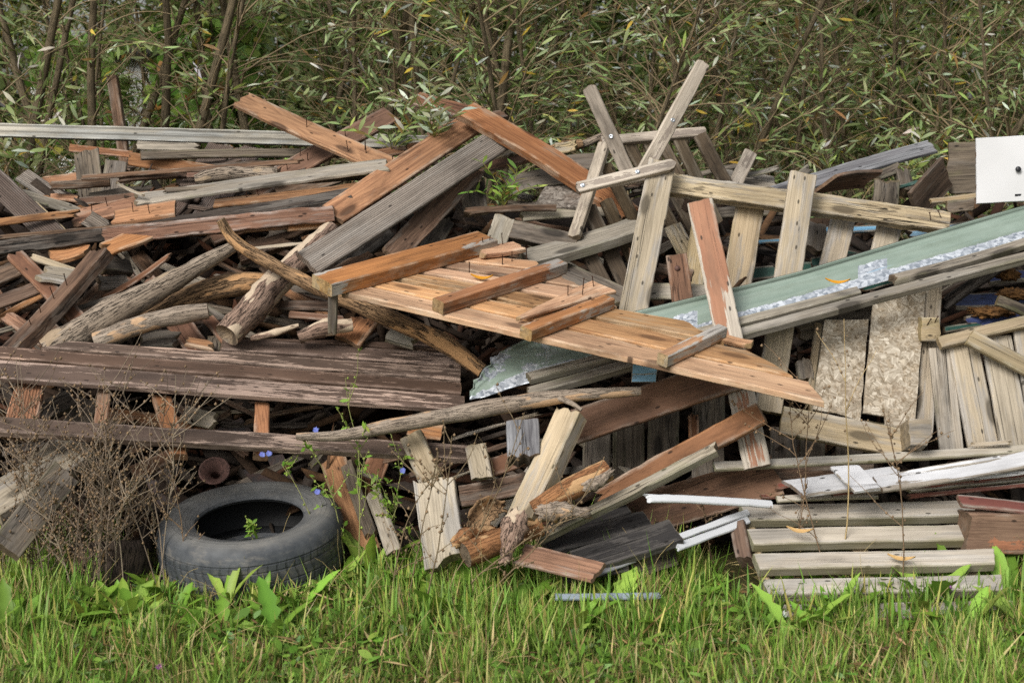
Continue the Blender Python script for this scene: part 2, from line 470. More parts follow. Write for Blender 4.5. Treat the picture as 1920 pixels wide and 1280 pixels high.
def sheet_mat():
    k = NT('green painted galvanised sheet')
    P = k.n('TexCoord').outputs['Object']
    x, y, z = k.sep(P)
    # spangle of bare zinc
    vo = k.n('TexVoronoi')
    vo.inputs['Scale'].default_value = 75.0
    k.put(vo.inputs['Vector'], k.vmath('ADD', P, k.vmath('SCALE', k.noise(P, 40.0, 2.0, color=True), .02)))
    zc = k.mix(k.sep(vo.outputs['Color'])[0], lin('#d2d8df'), lin('#7f8893'))
    pl = k.noise(k.mul(P, (1.0, 2.2, 1.0)), 5.0, 5.0, .6)
    green = k.mix(k.ramp(pl, .35, .65), lin('#77877c'), lin('#88978d'))
    dirt = k.noise(k.mul(P, (2.0, 9.0, 9.0)), 2.0, 4.0, .65)
    green = k.mix(k.math('MULTIPLY', k.ramp(dirt, .5, .75), .45), green, lin('#6d7868'))
    # bare band along the lower edge, patches that lost the paint, most of all at the torn tip
    v, u = k.attr('across'), k.attr('along')
    m1 = k.noise(P, 9.0, 5.0, .65)
    def spot(c0, w0): return k.ramp(k.math('ABSOLUTE', k.math('SUBTRACT', u, c0)), w0, w0 * .4)
    lim = k.math('MULTIPLY', k.math('SUBTRACT', k.noise(P, 22.0, 4.0, .7), .5), .16)
    band = k.ramp(k.math('ADD', v, lim), .30, .29)
    big = k.math('MULTIPLY', k.math('MAXIMUM', spot(.70, .036), spot(.375, .03)), k.ramp(k.math('ADD', v, lim), .66, .65))
    big = k.math('GREATER_THAN', big, .5)
    tipm = k.math('MULTIPLY', k.ramp(u, .17, .10), k.ramp(m1, .53, .55))
    patch = k.math('MAXIMUM', k.ramp(m1, .70, .71), k.math('MAXIMUM', tipm, big))
    bare = k.math('MAXIMUM', patch, band)
    c = k.mix(bare, green, zc)
    bl = k.ramp(k.noise(k.mul(P, (1.2, 12.0, 1.0)), 2.4, 2.0), .7, .72)
    c = k.mix(k.math('MULTIPLY', bl, .8), c, lin('#8fb6cf'))
    k.bump(k.math('MULTIPLY', bare, -1.0), .3, .002)
    k.b.inputs['Specular IOR Level'].default_value = .5
    return k.done(c, k.mix(bare, (.42,) * 3, (.4,) * 3), k.math('MULTIPLY', bare, .35))
M['sheet'] = sheet_mat()

def door_mat():
    k = NT('white melamine door')
    P = k.n('TexCoord').outputs['Object']
    we = k.attr('wear')
    n = k.noise(P, 22.0, 4.0, .65)
    c = k.mix(k.ramp(k.noise(P, 3.0, 3.0), .35, .7), lin('#cbccce'), lin('#bebfc0'))
    chip = k.ramp(k.math('ADD', n, k.math('MULTIPLY', we, .27)), .84, .87)
    c = k.mix(chip, c, lin('#6e4a33'))
    sp = k.ramp(k.noise(P, 34.0, 0.0), .93, .95)
    c = k.mix(k.math('MULTIPLY', sp, .7), c, lin('#77716a'))
    k.bump(k.noise(P, 60.0, 2.0), .08, .002)
    k.b.inputs['Specular IOR Level'].default_value = .45
    return k.done(c, .45)
M['door'] = door_mat()

def tyre_mat():
    k = NT('worn black rubber')
    P = k.n('TexCoord').outputs['Object']
    x, y, z = k.sep(P)
    ang = k.math('ARCTAN2', y, x)
    rad = k.vmath('LENGTH', k.comb(x, y, 0.0))
    n = k.noise(P, 14.0, 5.0, .65)
    c = k.mix(k.ramp(n, .35, .68), lin('#393d42'), lin('#54575a'))
    dust = k.ramp(k.noise(k.mul(P, (1.0, 1.0, 3.0)), 9.0, 4.0, .7), .5, .72)
    c = k.mix(k.math('MULTIPLY', dust, .55), c, lin('#8a847a'))
    c = k.mix(k.math('MULTIPLY', k.ramp(rad, .33, .30), k.math('MULTIPLY', k.ramp(z, .07, .1), .45)), c, lin('#85837d'))
    liner_shade = k.math('MULTIPLY', k.ramp(k.math('ABSOLUTE', z), .079, .070), k.math('MULTIPLY', k.ramp(rad, .331, .326), k.ramp(rad, .205, .215)))
    c = k.mix(liner_shade, c, lin('#191a1b'))  # black rubber liner, darkened further to stand in for shade in the hole
    # sipes across the tread
    sip = k.math('SINE', k.math('ADD', k.math('MULTIPLY', ang, 64.0), k.math('MULTIPLY', k.math('SINE', k.math('MULTIPLY', z, 60.0)), 1.2)))
    tread = k.math('MULTIPLY', k.math('MULTIPLY', k.ramp(rad, .330, .338), k.ramp(z, .06, .02)), k.math('MULTIPLY', k.ramp(sip, -.5, -.85), k.ramp(n, .35, .55)))
    c = k.mix(k.math('MULTIPLY', tread, .45), c, lin('#1d1e1f'))
    # moulded rings on the sidewall
    rs = k.math('SINE', k.math('MULTIPLY', rad, 380.0))
    side = k.math('MULTIPLY', k.ramp(rs, .55, .95), k.ramp(rad, .31, .29))
    h = k.math('SUBTRACT', k.math('MULTIPLY', side, .35), tread)
    h = k.math('ADD', h, k.math('MULTIPLY', n, .3))
    k.bump(h, .7, .005)
    k.b.inputs['Specular IOR Level'].default_value = .35
    return k.done(c, .62)
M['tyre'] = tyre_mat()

def leaf_mat(name, under=None, trans=.25, rough=.5):
    k = NT(name)
    c = k.attr('col', 'Color')
    if under:
        g = k.n('NewGeometry')
        c = k.mix(g.outputs['Backfacing'], c, lin(under))
    k.put(k.b.inputs['Base Color'], c)
    k.b.inputs['Roughness'].default_value = rough
    tr = k.n('BsdfTranslucent')
    k.put(tr.inputs['Color'], k.mix(.4, c, lin('#93a546')))
    mx = k.n('MixShader')
    mx.inputs[0].default_value = trans
    k.t.links.new(k.b.outputs[0], mx.inputs[1])
    k.t.links.new(tr.outputs[0], mx.inputs[2])
    k.t.links.new(mx.outputs[0], k.out.inputs[0])
    return k.m
M['leaf'] = leaf_mat('willow leaf')
M['grass'] = leaf_mat('grass blade', trans=.24, rough=.55)
M['weed'] = leaf_mat('broad weed leaf', trans=.3, rough=.5)
M['dry'] = leaf_mat('dry stalk', trans=0.0, rough=.9)

# ------------------------------------------------------------------ builders
def link(name, me, mat, parent=None, mw=None):
    o = bpy.data.objects.new(name, me)
    COL.objects.link(o)
    if mat is not None and not me.materials:
        me.materials.append(mat)
    mw = mw or Matrix.Identity(4)
    if parent is not None:
        o.parent = parent
        o.matrix_parent_inverse = PINV[parent.name]
    o.matrix_basis = mw
    PINV[o.name] = mw.inverted()
    return o

SEED = [7]
SPOTS = []          # where each labelled thing shows, to describe small neighbours by it
USED = set()
def spot(label, P):
    if label: SPOTS.append((project(P), label))
def near_label(prefix, px, py, most=16, below=False):
    """a label that places a small thing by the nearest described neighbour"""
    cand = sorted(SPOTS, key=lambda t: (t[0].x - px) ** 2 + (t[0].y - py) ** 2 * (.3 if below else 1))
    for pos, lab in cand:
        l = prefix + ' the ' + lab
        if len(l.split()) <= most and l not in USED and not lab.startswith(('little', 'small', 'thin', 'short', 'next', 'lower of', 'upper of')):
            USED.add(l)
            return l
    return prefix + ' heap'
def board_mesh(L, w0, w1, t, rag=(.004, .004), rnd=(0, 0), skew=(0, 0), bow=0.0, twist=0.0, chip=.0025, seed=0, m=7):
    rs = random.Random(seed)
    if rnd[0] or rnd[1]: m = 11
    b = min(.004, t * .25)
    nx = max(8, min(44, int(L / .035)))
    e = min(.004, L * .05)
    xs = [0.0, e] + [L * i / nx for i in range(1, nx)] + [L - e, L]
    ph = rs.random() * 50
    inset = min(.014, min(w0, w1) * .22)
    V, W, E = [], [], []
    fr = [0.0] + [(i) / (m - 3) for i in range(m - 2)] + [1.0]
    teeth = [[(rs.random() - .5) * 2 for _ in range(m)] for _ in (0, 1)]
    for q in (0, 1):
        for i in range(1, m): teeth[q][i] = teeth[q][i] * .75 + teeth[q][i - 1] * .25
    for x in xs:
        s = x / L
        w = w0 + (w1 - w0) * s
        bite = lambda q: max(0, mnoise.noise((x * 6, ph, q)) - .33) * chip * 2.2 + max(0, mnoise.noise((x * 21, ph, q + 4)) - .3) * chip * 2.0
        ja = mnoise.noise((x * 9, ph, 0)) * chip + mnoise.noise((x * 40, ph, 3)) * chip * .6 + bite(11)
        jb = mnoise.noise((x * 9, ph, 9)) * chip + mnoise.noise((x * 40, ph, 7)) * chip * .6 - bite(23)
        zb = bow * (1 - (2 * s - 1) ** 2) + mnoise.noise((x * 2, ph, 5)) * chip
        yl, yr = -w / 2 + b + ja, w / 2 - b + jb
        ys = []
        for i in range(m):
            if i == 0: ys.append(yl)
            elif i == m - 1: ys.append(yr)
            else: ys.append((yl + inset) + (yr - yl - 2 * inset) * (i - 1) / (m - 3))
        tw = twist * (s - .5)
        for side in (1, -1):
            rng = range(m) if side == 1 else range(m - 1, -1, -1)
            for i in rng:
                pts = [(ys[i], side * t / 2, 1.0 if i in (0, m - 1) else 0.0)]
                last = (i == m - 1 and side == 1) or (i == 0 and side == -1)
                if last:
                    yy = (ys[i] + b) if side == 1 else (ys[i] - b)
                    pts += [(yy, side * (t / 2 - b), .8), (yy, -side * (t / 2 - b), .8)]
                for (y, z, we) in pts:
                    yn = max(-1, min(1, 2 * y / w))
                    k = (yn * .5 + .5) * (m - 1)
                    k0 = min(m - 2, int(k))
                    off = 0
                    for q, d in ((0, x), (1, L - x)):
                        sg = 1 if q == 0 else -1
                        a = teeth[q][k0] * (k0 + 1 - k) + teeth[q][k0 + 1] * (k - k0)
                        o_ = rag[q] * (a * .5 + .5) * (1 + .25 * z / t) + rnd[q] * (1 - math.sqrt(max(0, 1 - yn * yn)))
                        reach = max(.03, 3 * (rag[q] + rnd[q]))
                        fo = max(0, 1 - d / reach)
                        off += sg * o_ * fo + (skew[q] * y) * max(0, 1 - d / max(.04, abs(skew[q]) * w * 1.5))
                    V.append((x - L / 2 + off, y - z * tw, z + zb + y * tw))
                    W.append(max(we, .9 if (x < e * .5 or x > L - e * .5) else 0))
                    E.append(1.0 if (x < e * .5 or x > L - e * .5) else 0.0)
    n = 2 * m + 4
    F4, F3 = [], []
    for j in range(len(xs) - 1):
        for i in range(n):
            i2 = (i + 1) % n
            F4.append((j * n + i, (j + 1) * n + i, (j + 1) * n + i2, j * n + i2))
    # caps: top row 0..m-1, side m,m+1, bottom m+2..2m+1 (from +y to -y), side
    for base, flip in ((0, False), ((len(xs) - 1) * n, True)):
        top = [base + i for i in range(m)]
        bot = [base + m + 2 + (m - 1 - i) for i in range(m)]
        quads = [(top[i], top[i + 1], bot[i + 1], bot[i]) for i in range(m - 1)]
        quads += [(top[m - 1], base + m, base + m + 1, bot[m - 1]), (base + 2 * m + 3, top[0], bot[0], base + 2 * m + 2)]
        F4 += [tuple(reversed(x)) for x in quads] if flip else quads
    F4 = [tuple(reversed(f)) for f in F4]
    me = mesh_np('board', V, F4)
    for nm, arr in (('wear', W), ('endg', E)):
        a = me.attributes.new(nm, 'FLOAT', 'POINT')
        a.data.foreach_set('value', np.array(arr, np.float32))
    me.polygons.foreach_set('use_smooth', np.ones(len(me.polygons), bool))
    try: me.set_sharp_from_angle(angle=R(42))
    except Exception: pass
    return me

H = Vector((0, -.7, .7)); U = Vector((0, -.42, .9)); F = Vector((0, -1, .12)); FU = Vector((0, -.85, .5))
_nail = None
def nail_mesh():
    global _nail
    if _nail: return _nail
    V, F4, F3 = [], [], []
    for (z, r) in ((-.01, .0022), (.042, .0020), (.0425, .0045), (.0445, .0045)):
        for i in range(6):
            V.append((r * math.cos(i * R(60)), r * math.sin(i * R(60)), z))
    for j in range(3):
        for i in range(6): F4.append((j * 6 + i, j * 6 + (i + 1) % 6, j * 6 + 6 + (i + 1) % 6, j * 6 + 6 + i))
    for i in range(1, 5): F3.append((18, 18 + i, 19 + i))
    _nail = mesh_np('nail', V, F4, F3)
    _nail.materials.append(M['nail'])
    return _nail

_screw = None
def screw_mesh():
    global _screw
    if _screw: return _screw
    V = [(0, 0, .0005)]; F3 = []; F4 = []
    for r, z in ((.0032, .0005), (.0042, .002), (.0095, .002), (.0105, 0), (.0105, -.003)):
        for i in range(14): V.append((r * math.cos(i * math.tau / 14), r * math.sin(i * math.tau / 14), z))
    for i in range(14): F3.append((0, 1 + i, 1 + (i + 1) % 14))
    for j in range(4):
        for i in range(14):
            a, b2 = 1 + j * 14 + i, 1 + j * 14 + (i + 1) % 14
            F4.append((a, a + 14, b2 + 14, b2))
    _screw = mesh_np('screw', V, F4, F3)
    _screw.materials.append(M['screw'])
    return _screw

def frame(P0, P1, n):
    ax = (P1 - P0).normalized()
    mid = (P0 + P1) / 2
    N = n - ax * n.dot(ax)
    N.normalize()
    if N.dot(Vector((0, 0, CAM_Z)) - mid) < 0: N = -N
    W = N.cross(ax)
    return ax, W, N, mid

def mat4(ax, W, N, c):
    return Matrix(((ax.x, W.x, N.x, c.x), (ax.y, W.y, N.y, c.y), (ax.z, W.z, N.z, c.z), (0, 0, 0, 1)))

def pxw(P0, P1, W, mid, wpx):
    a = project(P1) - project(P0)
    a.normalize()
    d = (project(mid + W * .02) - project(mid - W * .02)) / .04
    sc = abs(d.x * -a.y + d.y * a.x)
    return wpx / max(sc, .22 * FPX / mid.y)

def B(label, p0, p1, w, mat, t=.028, n=H, name='plank', cat='plank', parent=None, nails=(), screws=(), pl=None, up=0.0,
      rag=None, rnd=(0, 0), skew=(0, 0), bow=None, twist=None, group=None, chip=.0022, naildir=None, wm=None):
    SEED[0] += 1
    rr = random.Random(SEED[0] * 31)
    if parent is None and t <= .036 and cat == 'plank' and n is not None: t *= .72
    if rag is None: rag = (rr.choice((.006, .012, .03, .05)), rr.choice((.006, .012, .03, .05))) if parent is None else (.006, .006)
    if bow is None: bow = rr.uniform(-.012, .012) if parent is None else rr.uniform(-.002, .002)
    if twist is None: twist = rr.uniform(-.05, .05) if parent is None else 0.0
    if pl is not None:
        P0, P1 = pl.at(p0[0], p0[1], up), pl.at(p1[0], p1[1], up)
        n = pl.n
    else:
        P0, P1 = S(*p0), S(*p1)
    ax, W, N, mid = frame(P0, P1, Vector(n))
    if wm: w0 = w1 = wm
    elif isinstance(w, tuple): w0, w1 = [pxw(P0, P1, W, mid, q) for q in w]
    else: w0 = w1 = pxw(P0, P1, W, mid, w)
    me = board_mesh((P1 - P0).length, w0, w1, t, rag, rnd, skew, bow, twist, chip, SEED[0])
    mw = mat4(ax, W, N, mid - N * (t / 2))
    o = link(name, me, M[mat], parent, mw)
    if parent is None:
        tag(o, label, cat, group)
        if not group: spot(label, mid)
    elif label: o['label'] = label
    L = (P1 - P0).length
    for i, (u, v) in enumerate(nails):
        q = mid + ax * ((u - .5) * L) + W * (v * (w0 + w1) / 2)
        d = (Vector(naildir) if naildir else N * .5 + Vector((0, 0, .8)))
        d = d + Vector((math.sin(i * 2.3 + SEED[0]) * .12, 0, 0))
        link('nail', nail_mesh(), None, o, Matrix.Translation(q) @ d.to_track_quat('Z', 'Y').to_matrix().to_4x4())
    for (u, v) in screws:
        q = mid + ax * ((u - .5) * L) + W * (v * w0) + N * .0015
        link('screw', screw_mesh(), None, o, mat4(ax, W, N, q))
    return o

def strip(label, a0, a1, b0, b1, mat, t, pl, parent=None, name='plank', rag=(.004, .004), chip=.002, bow=0.0, **kw):
    """a plank between two image lines a (upper) and b (lower) lying in a plane"""
    SEED[0] += 1
    A0, A1, B0, B1 = [pl.at(*q) for q in (a0, a1, b0, b1)]
    M0, M1 = (A0 + B0) / 2, (A1 + B1) / 2
    ax, W, N, mid = frame(M0, M1, pl.n)
    def sk(Aq, Bq):
        d = Aq - Bq
        return d.dot(W), d.dot(ax)
    w0, s0 = sk(A0, B0); w1, s1 = sk(A1, B1)
    me = board_mesh((M1 - M0).length, abs(w0), abs(w1), t, rag, (0, 0), (s0 / w0, s1 / w1), bow, 0, chip, SEED[0])
    o = link(name, me, M[mat], parent, mat4(ax, W, N, mid - N * (t / 2)))
    if parent is None: tag(o, label, kw.get('cat', 'plank'), kw.get('group'))
    elif label: o['label'] = label
    return o

def catmull(P, k=8):
    P = [Vector(p) for p in P]
    Q = [P[0] * 2 - P[1]] + P + [P[-1] * 2 - P[-2]]
    out = []
    for i in range(1, len(Q) - 2):
        a, b, c, d = Q[i - 1:i + 3]
        for j in range(k):
            s = j / k
            out.append(.5 * ((2 * b) + (c - a) * s + (2 * a - 5 * b + 4 * c - d) * s * s + (3 * b - a - 3 * c + d) * s ** 3))
    out.append(P[-1])
    return out

def tube_np(pts, rad, sides, rough=0.0, seed=0, uv=True, knob=0.0):
    n = len(pts)
    T = [(pts[min(i + 1, n - 1)] - pts[max(i - 1, 0)]).normalized() for i in range(n)]
    up = Vector((0, .8, -.6))
    V, UV = [], []
    ln = 0
    c = sides + 1 if uv else sides
    for i in range(n):
        if i: ln += (pts[i] - pts[i - 1]).length
        A = (up - T[i] * up.dot(T[i])).normalized()
        Bv = T[i].cross(A)
        for j in range(c):
            a = math.tau * (j % sides) / sides
            r = rad[i]
            if rough:
                d = A * math.cos(a) + Bv * math.sin(a)
                q = pts[i] + d * r
                r *= 1 + rough * (mnoise.noise(q * 9 + Vector((seed, 0, 0))) + .5 * mnoise.noise(q * 28 + Vector((0, seed, 0))))
            V.append(pts[i] + (A * math.cos(a) + Bv * math.sin(a)) * r)
            UV.append((ln, math.tau * j / sides * max(rad)))
    F4 = []
    for i in range(n - 1):
        for j in range(sides):
            j2 = j + 1 if uv else (j + 1) % sides
            F4.append((i * c + j, i * c + j2, (i + 1) * c + j2, (i + 1) * c + j))
    return V, F4, UV, c

M['sawn'] = wood('sawn log end', '#8f7a60', '#5b4a38', gamt=.4, stain=.5, ring=.9, crack=.8, grey='#6d6359', var=.15)
def log(label, pts, rpx, mat, name='log', cat='log', parent=None, rough=.12, sides=20, capmat='sawn', group=None, k=9, hollow=False):
    SEED[0] += 1
    P = [S(*p) for p in pts]
    rad = [r / (FPX / p.y) for r, p in zip(rpx, P)]
    C = catmull(P, k)
    t = np.linspace(0, len(rad) - 1, len(C))
    rr = np.interp(t, range(len(rad)), rad)
    V, F4, UV, c = tube_np(C, rr, sides, rough, SEED[0])
    origin = C[0].copy()
    V = [v - origin for v in V]
    me = mesh_np(name, V, F4, None, True, uv=UV)
    o = link(name, me, M[mat], parent, Matrix.Translation(origin))
    if parent is None:
        tag(o, label, cat, group)
        spot(label, C[len(C) // 2])
    elif label: o['label'] = label
    for e, ring, d in ((0, V[:sides], C[0] - C[1]), (1, V[-c:-c + sides] if c > sides else V[-sides:], C[-1] - C[-2])):
        d = d.normalized()
        ce = sum(ring, Vector()) / sides
        VV = [ce - d * (.03 if hollow else -.003)] + [ce + (v - ce) * .55 - d * (.015 if hollow else -.002) for v in ring] + [v - d * .001 for v in ring]
        F3 = [(0, 1 + i, 1 + (i + 1) % sides) for i in range(sides)]
        FF = [(1 + i, 1 + sides + i, 1 + sides + (i + 1) % sides, 1 + (i + 1) % sides) for i in range(sides)]
        # local frame with X along the log so that the rings show on the end
        xq = d.to_track_quat('X', 'Z').to_matrix().to_4x4()
        mw = Matrix.Translation(origin + ce) @ xq
        inv = mw.inverted()
        VV = [inv @ (v + origin) for v in VV]
        cm = mesh_np('end_face', VV, FF, F3)
        link('end_face', cm, M[capmat], o, mw)
    return o

def slab(label, corners, t, mat, name, cat, n=None, parent=None, Y=None, jit=.002, axis=None, group=None):
    """flat piece with a free outline (image corners with depth), real thickness"""
    SEED[0] += 1
    rs = random.Random(SEED[0])
    P = [S(*c) for c in corners]
    c = sum(P, Vector()) / len(P)
    N = Vector()
    for i in range(len(P)):
        N += (P[i] - c).cross(P[(i + 1) % len(P)] - c)
    N.normalize()
    if N.dot(Vector((0, 0, CAM_Z)) - c) < 0: N = -N
    ax = (P[axis[1]] - P[axis[0]]) if axis else (P[1] - P[0])
    ax = (ax - N * ax.dot(N)).normalized()
    W = N.cross(ax)
    loop = []
    for i in range(len(P)):
        a, b = P[i], P[(i + 1) % len(P)]
        k = max(1, int((b - a).length / .05))
        for j in range(k):
            q = a.lerp(b, j / k)
            x, y = (q - c).dot(ax), (q - c).dot(W)
            z = jit if j else 0
            loop.append((x + (rs.random() - .5) * 2 * z, y + (rs.random() - .5) * 2 * z))
    area = sum(loop[i][0] * loop[(i + 1) % len(loop)][1] - loop[(i + 1) % len(loop)][0] * loop[i][1] for i in range(len(loop)))
    if area < 0: loop.reverse()
    nl = len(loop)
    b = min(.003, t * .25)
    ring = lambda s, z: [(x * s, y * s, z) for x, y in loop]
    ex = max(max(abs(x), abs(y)) for x, y in loop)
    s = 1 - b / ex
    V = ring(s, 0) + ring(1, -b) + ring(1, -t + b) + ring(s, -t)
    me = bpy.data.meshes.new(name)
    faces = [tuple(range(nl)), tuple(reversed(range(3 * nl, 4 * nl)))]
    for q in range(3):
        for i in range(nl):
            i2 = (i + 1) % nl
            faces.append((q * nl + i, (q + 1) * nl + i, (q + 1) * nl + i2, q * nl + i2))
    me.from_pydata(V, [], faces)
    a = me.attributes.new('wear', 'FLOAT', 'POINT')
    a.data.foreach_set('value', np.array([0.0] * nl + [1.0] * (2 * nl) + [0.0] * nl, np.float32))
    me.update()
    o = link(name, me, M[mat], parent, mat4(ax, W, N, c))
    if parent is None: tag(o, label, cat, group)
    return o

def lathe(prof, sides, name='lathe', smooth=True):
    V, F4 = [], []
    for r, z in prof:
        for i in range(sides): V.append((r * math.cos(math.tau * i / sides), r * math.sin(math.tau * i / sides), z))
    for j in range(len(prof) - 1):
        for i in range(sides):
            F4.append((j * sides + i, j * sides + (i + 1) % sides, (j + 1) * sides + (i + 1) % sides, (j + 1) * sides + i))
    return mesh_np(name, V, F4, None, smooth)

# ================================================================== ground, mound
def ground():
    k = NT('soil and short turf')
    P = k.n('TexCoord').outputs['Object']
    n = k.noise(P, 5.0, 5.0, .65)
    f = k.noise(P, 60.0, 3.0, .7)
    c = k.mix(k.ramp(n, .35, .65), lin('#4a4a2a'), lin('#4c3f2c'))
    c = k.mix(k.ramp(f, .4, .7), c, lin('#63682f'))
    k.bump(f, .8, .02)
    mat = k.done(c, .95)
    xs = np.concatenate([np.linspace(-400, -8, 14), np.linspace(-7, 7, 57), np.linspace(8, 400, 14)])
    ys = np.concatenate([np.linspace(-200, -2, 10), np.linspace(-1, 15, 65), np.linspace(17, 700, 18)])
    V = []
    for y in ys:
        for x in xs:
            z = 0.025 * mnoise.noise((x * .9, y * .9, 0)) if abs(x) < 20 and abs(y) < 20 else 0
            V.append((x, y, z - .01))
    nx = len(xs)
    F4 = [(j * nx + i, j * nx + i + 1, (j + 1) * nx + i + 1, (j + 1) * nx + i) for j in range(len(ys) - 1) for i in range(nx - 1)]
    o = link('ground', mesh_np('ground', V, F4, None, True), mat)
    tag(o, 'soil with short turf under the heap', None, kind='structure')
ground()

def mound():
    """added mound behind the boards that blocks light and blackens the gaps"""
    k = NT('gap shade on added mound')
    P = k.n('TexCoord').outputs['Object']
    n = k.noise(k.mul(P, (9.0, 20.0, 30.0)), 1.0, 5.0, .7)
    c = k.mix(n, lin('#1c1512'), lin('#332821'))  # near black colour of the added mound stands in for deep gap shade
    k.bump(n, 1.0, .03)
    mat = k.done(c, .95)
    prof = []
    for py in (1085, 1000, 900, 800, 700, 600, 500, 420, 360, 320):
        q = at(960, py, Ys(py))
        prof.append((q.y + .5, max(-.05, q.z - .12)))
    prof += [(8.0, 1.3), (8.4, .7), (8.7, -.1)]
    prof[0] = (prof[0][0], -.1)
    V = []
    xs = np.linspace(-3.6, 3.6, 90)
    for (y, z) in prof:
        for x in xs:
            e = min(1, (3.6 - abs(x)) / .6)
            dip = .10 * math.exp(-((x - .2) / .5) ** 2) + (.28 * max(0, min(1, (x - 1.2) / .8)) if z > .7 else 0)
            d = mnoise.noise((x * 5, y * 5, z * 5)) * .07 + mnoise.noise((x * 17, y * 17, z * 9)) * .03
            V.append((x, y + d, (z - dip) * e - .1 * (1 - e) + d * .5))
    n = len(xs)
    F4 = [(j * n + i, j * n + i + 1, (j + 1) * n + i + 1, (j + 1) * n + i) for j in range(len(prof) - 1) for i in range(n - 1)]
    o = link('light_blocking_mound', mesh_np('mound', V, F4, None, False), mat)
    tag(o, 'added near black mound inside the heap that blocks light behind the boards', None, kind='stuff')
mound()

def loose_debris():
    """broken sticks and slivers packed between the boards, too many to count, colours darkened for the shade there"""
    rs = random.Random(11)
    V, F4, C = [], [], []
    for i in range(1500):
        px = rs.uniform(-260, 2180)
        py = rs.uniform(395, 1060)
        if px > 1700 and py < 380: continue
        Y = Ys(py) + rs.uniform(.3, .52)
        c = at(px, py, Y)
        if c.z < .03: continue
        L, w, t = rs.uniform(.2, .95), rs.uniform(.012, .05), rs.uniform(.004, .016)
        d = Vector((rs.uniform(-1, 1), rs.uniform(-.7, .7), rs.uniform(-.6, .6))).normalized()
        n = Vector((rs.uniform(-.5, .5), -.7, rs.uniform(0, 1)))
        ax, W, N, _ = frame(c - d, c + d, n)
        b = len(V)
        cut = rs.uniform(-.04, .04)
        for sx in (-1, 1):
            for sy, sz in ((-1, -1), (1, -1), (1, 1), (-1, 1)):
                V.append(c + ax * (sx * L / 2 + sy * cut) + W * (sy * w / 2) + N * (sz * t / 2))
        for f in ((0, 1, 2, 3), (7, 6, 5, 4), (0, 4, 5, 1), (1, 5, 6, 2), (2, 6, 7, 3), (3, 7, 4, 0)):
            F4.append(tuple(b + q for q in f))
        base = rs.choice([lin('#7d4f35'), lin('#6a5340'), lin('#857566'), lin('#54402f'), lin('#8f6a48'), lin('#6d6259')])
        v = rs.uniform(.12, .42)  # darkens each stick, putting the shade of the gaps into its colour
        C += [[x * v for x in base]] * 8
    k = NT('broken wood')
    P = k.n('TexCoord').outputs['Object']
    n = k.noise(k.mul(P, (22.0, 60.0, 60.0)), 1.0, 3.0, .7)
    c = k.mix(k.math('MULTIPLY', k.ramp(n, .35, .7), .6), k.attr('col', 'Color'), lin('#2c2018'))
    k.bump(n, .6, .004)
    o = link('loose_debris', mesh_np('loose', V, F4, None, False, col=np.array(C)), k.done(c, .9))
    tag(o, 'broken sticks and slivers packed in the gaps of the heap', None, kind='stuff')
loose_debris()

# ================================================================== the back of the heap, left half
B('long pale silvery rail lying across the back of the heap', (-160, 239, 7.72), (832, 268, 7.6), 26, 'silver', .05, F, 'rail', 'rail')
B('orange stained board pointing up and away above the pale rail', (449, 183, 7.35), (754, 318, 6.82), 34, 'orange', .035, (.1, -.7, .7),
  nails=((.42, .1), (.7, -.2), (.76, .25), (.78, .1), (.95, 0)), rag=(.03, .004), bow=-.01)
B('red brown board slanting under the orange board that crosses it', (734, 211, 7.5), (470, 358, 7.0), 36, 'rust', .035, H, nails=((.34, .0), (.62, .1), (.63, -.3), (.75, 0)))
B('brown plank with a pale worn band across its middle', (886, 227, 7.08), (622, 402, 6.42), 47, 'orange', .032, (.1, -.7, .6), rag=(.02, .012))
B('long grooved grey decking board running down to the bark log', (957, 246, 6.98), (572, 495, 6.05), 50, 'deckgrey', .032, (.1, -.75, .6), twist=.05)
B('dark brown plank leaning under the grooved grey decking board', (893, 313, 6.92), (732, 482, 6.3), 44, 'umber', .03, (.45, -.7, .5))
B('short red brown board end sticking up into the leaves', (774, 181, 7.5), (908, 216, 7.2), 26, 'rust', .04, H, rag=(.02, .02))
B('long cracked red brown board running down behind the garden chair', (872, 201, 7.0), (1196, 408, 6.62), 36, 'orange', .045, (.25, -.7, .62), bow=.03, rag=(.01, .05), chip=.005)
B('dark broken board end poking up behind the cracked red brown board', (900, 226, 7.3), (948, 210, 7.35), 16, 'umber', .03, H, rag=(.02, .03))
B('mossy grey board with a chewed edge crossing the upper heap', (242, 374, 6.72), (730, 306, 6.74), 20, 'grey', .026, U, chip=.006)
B('dull brown board lying just under the pale silvery rail', (262, 290, 7.08), (640, 286, 7.4), 15, 'greyd', .03, FU, rag=(.01, .01))
B('orange board with a bleached patch below the dull brown board', (238, 297, 7.15), (402, 322, 7.12), 25, 'orange', .03, F, rag=(.012, .01))
B('orange and whitened strip peeping over the dull brown board', (253, 272, 7.35), (380, 277, 7.35), 16, 'redgrey', .03, F)
B('brown strip lying behind the two upright dark boards', (128, 277, 7.4), (250, 290, 7.4), 14, 'rust', .02, F)
B('dark grooved decking board sloping under the grey board, nearer the charred stump', (415, 270, 7.42), (300, 440, 6.78), 46, 'deck', .028, H)
B('dark grooved decking board sloping under the crossing boards', (472, 270, 7.42), (372, 425, 6.84), 46, 'deck', .028, H)
B('short grooved decking board beside the charred stump', (352, 345, 7.02), (288, 432, 6.84), 42, 'deck', .028, H)
B('reddish board buried under the mossy grey board', (560, 385, 6.95), (392, 442, 6.75), 34, 'rust', .03, H)
B('brown board sunk between the crossing boards', (640, 322, 7.05), (520, 365, 6.95), 32, 'umber', .03, H)
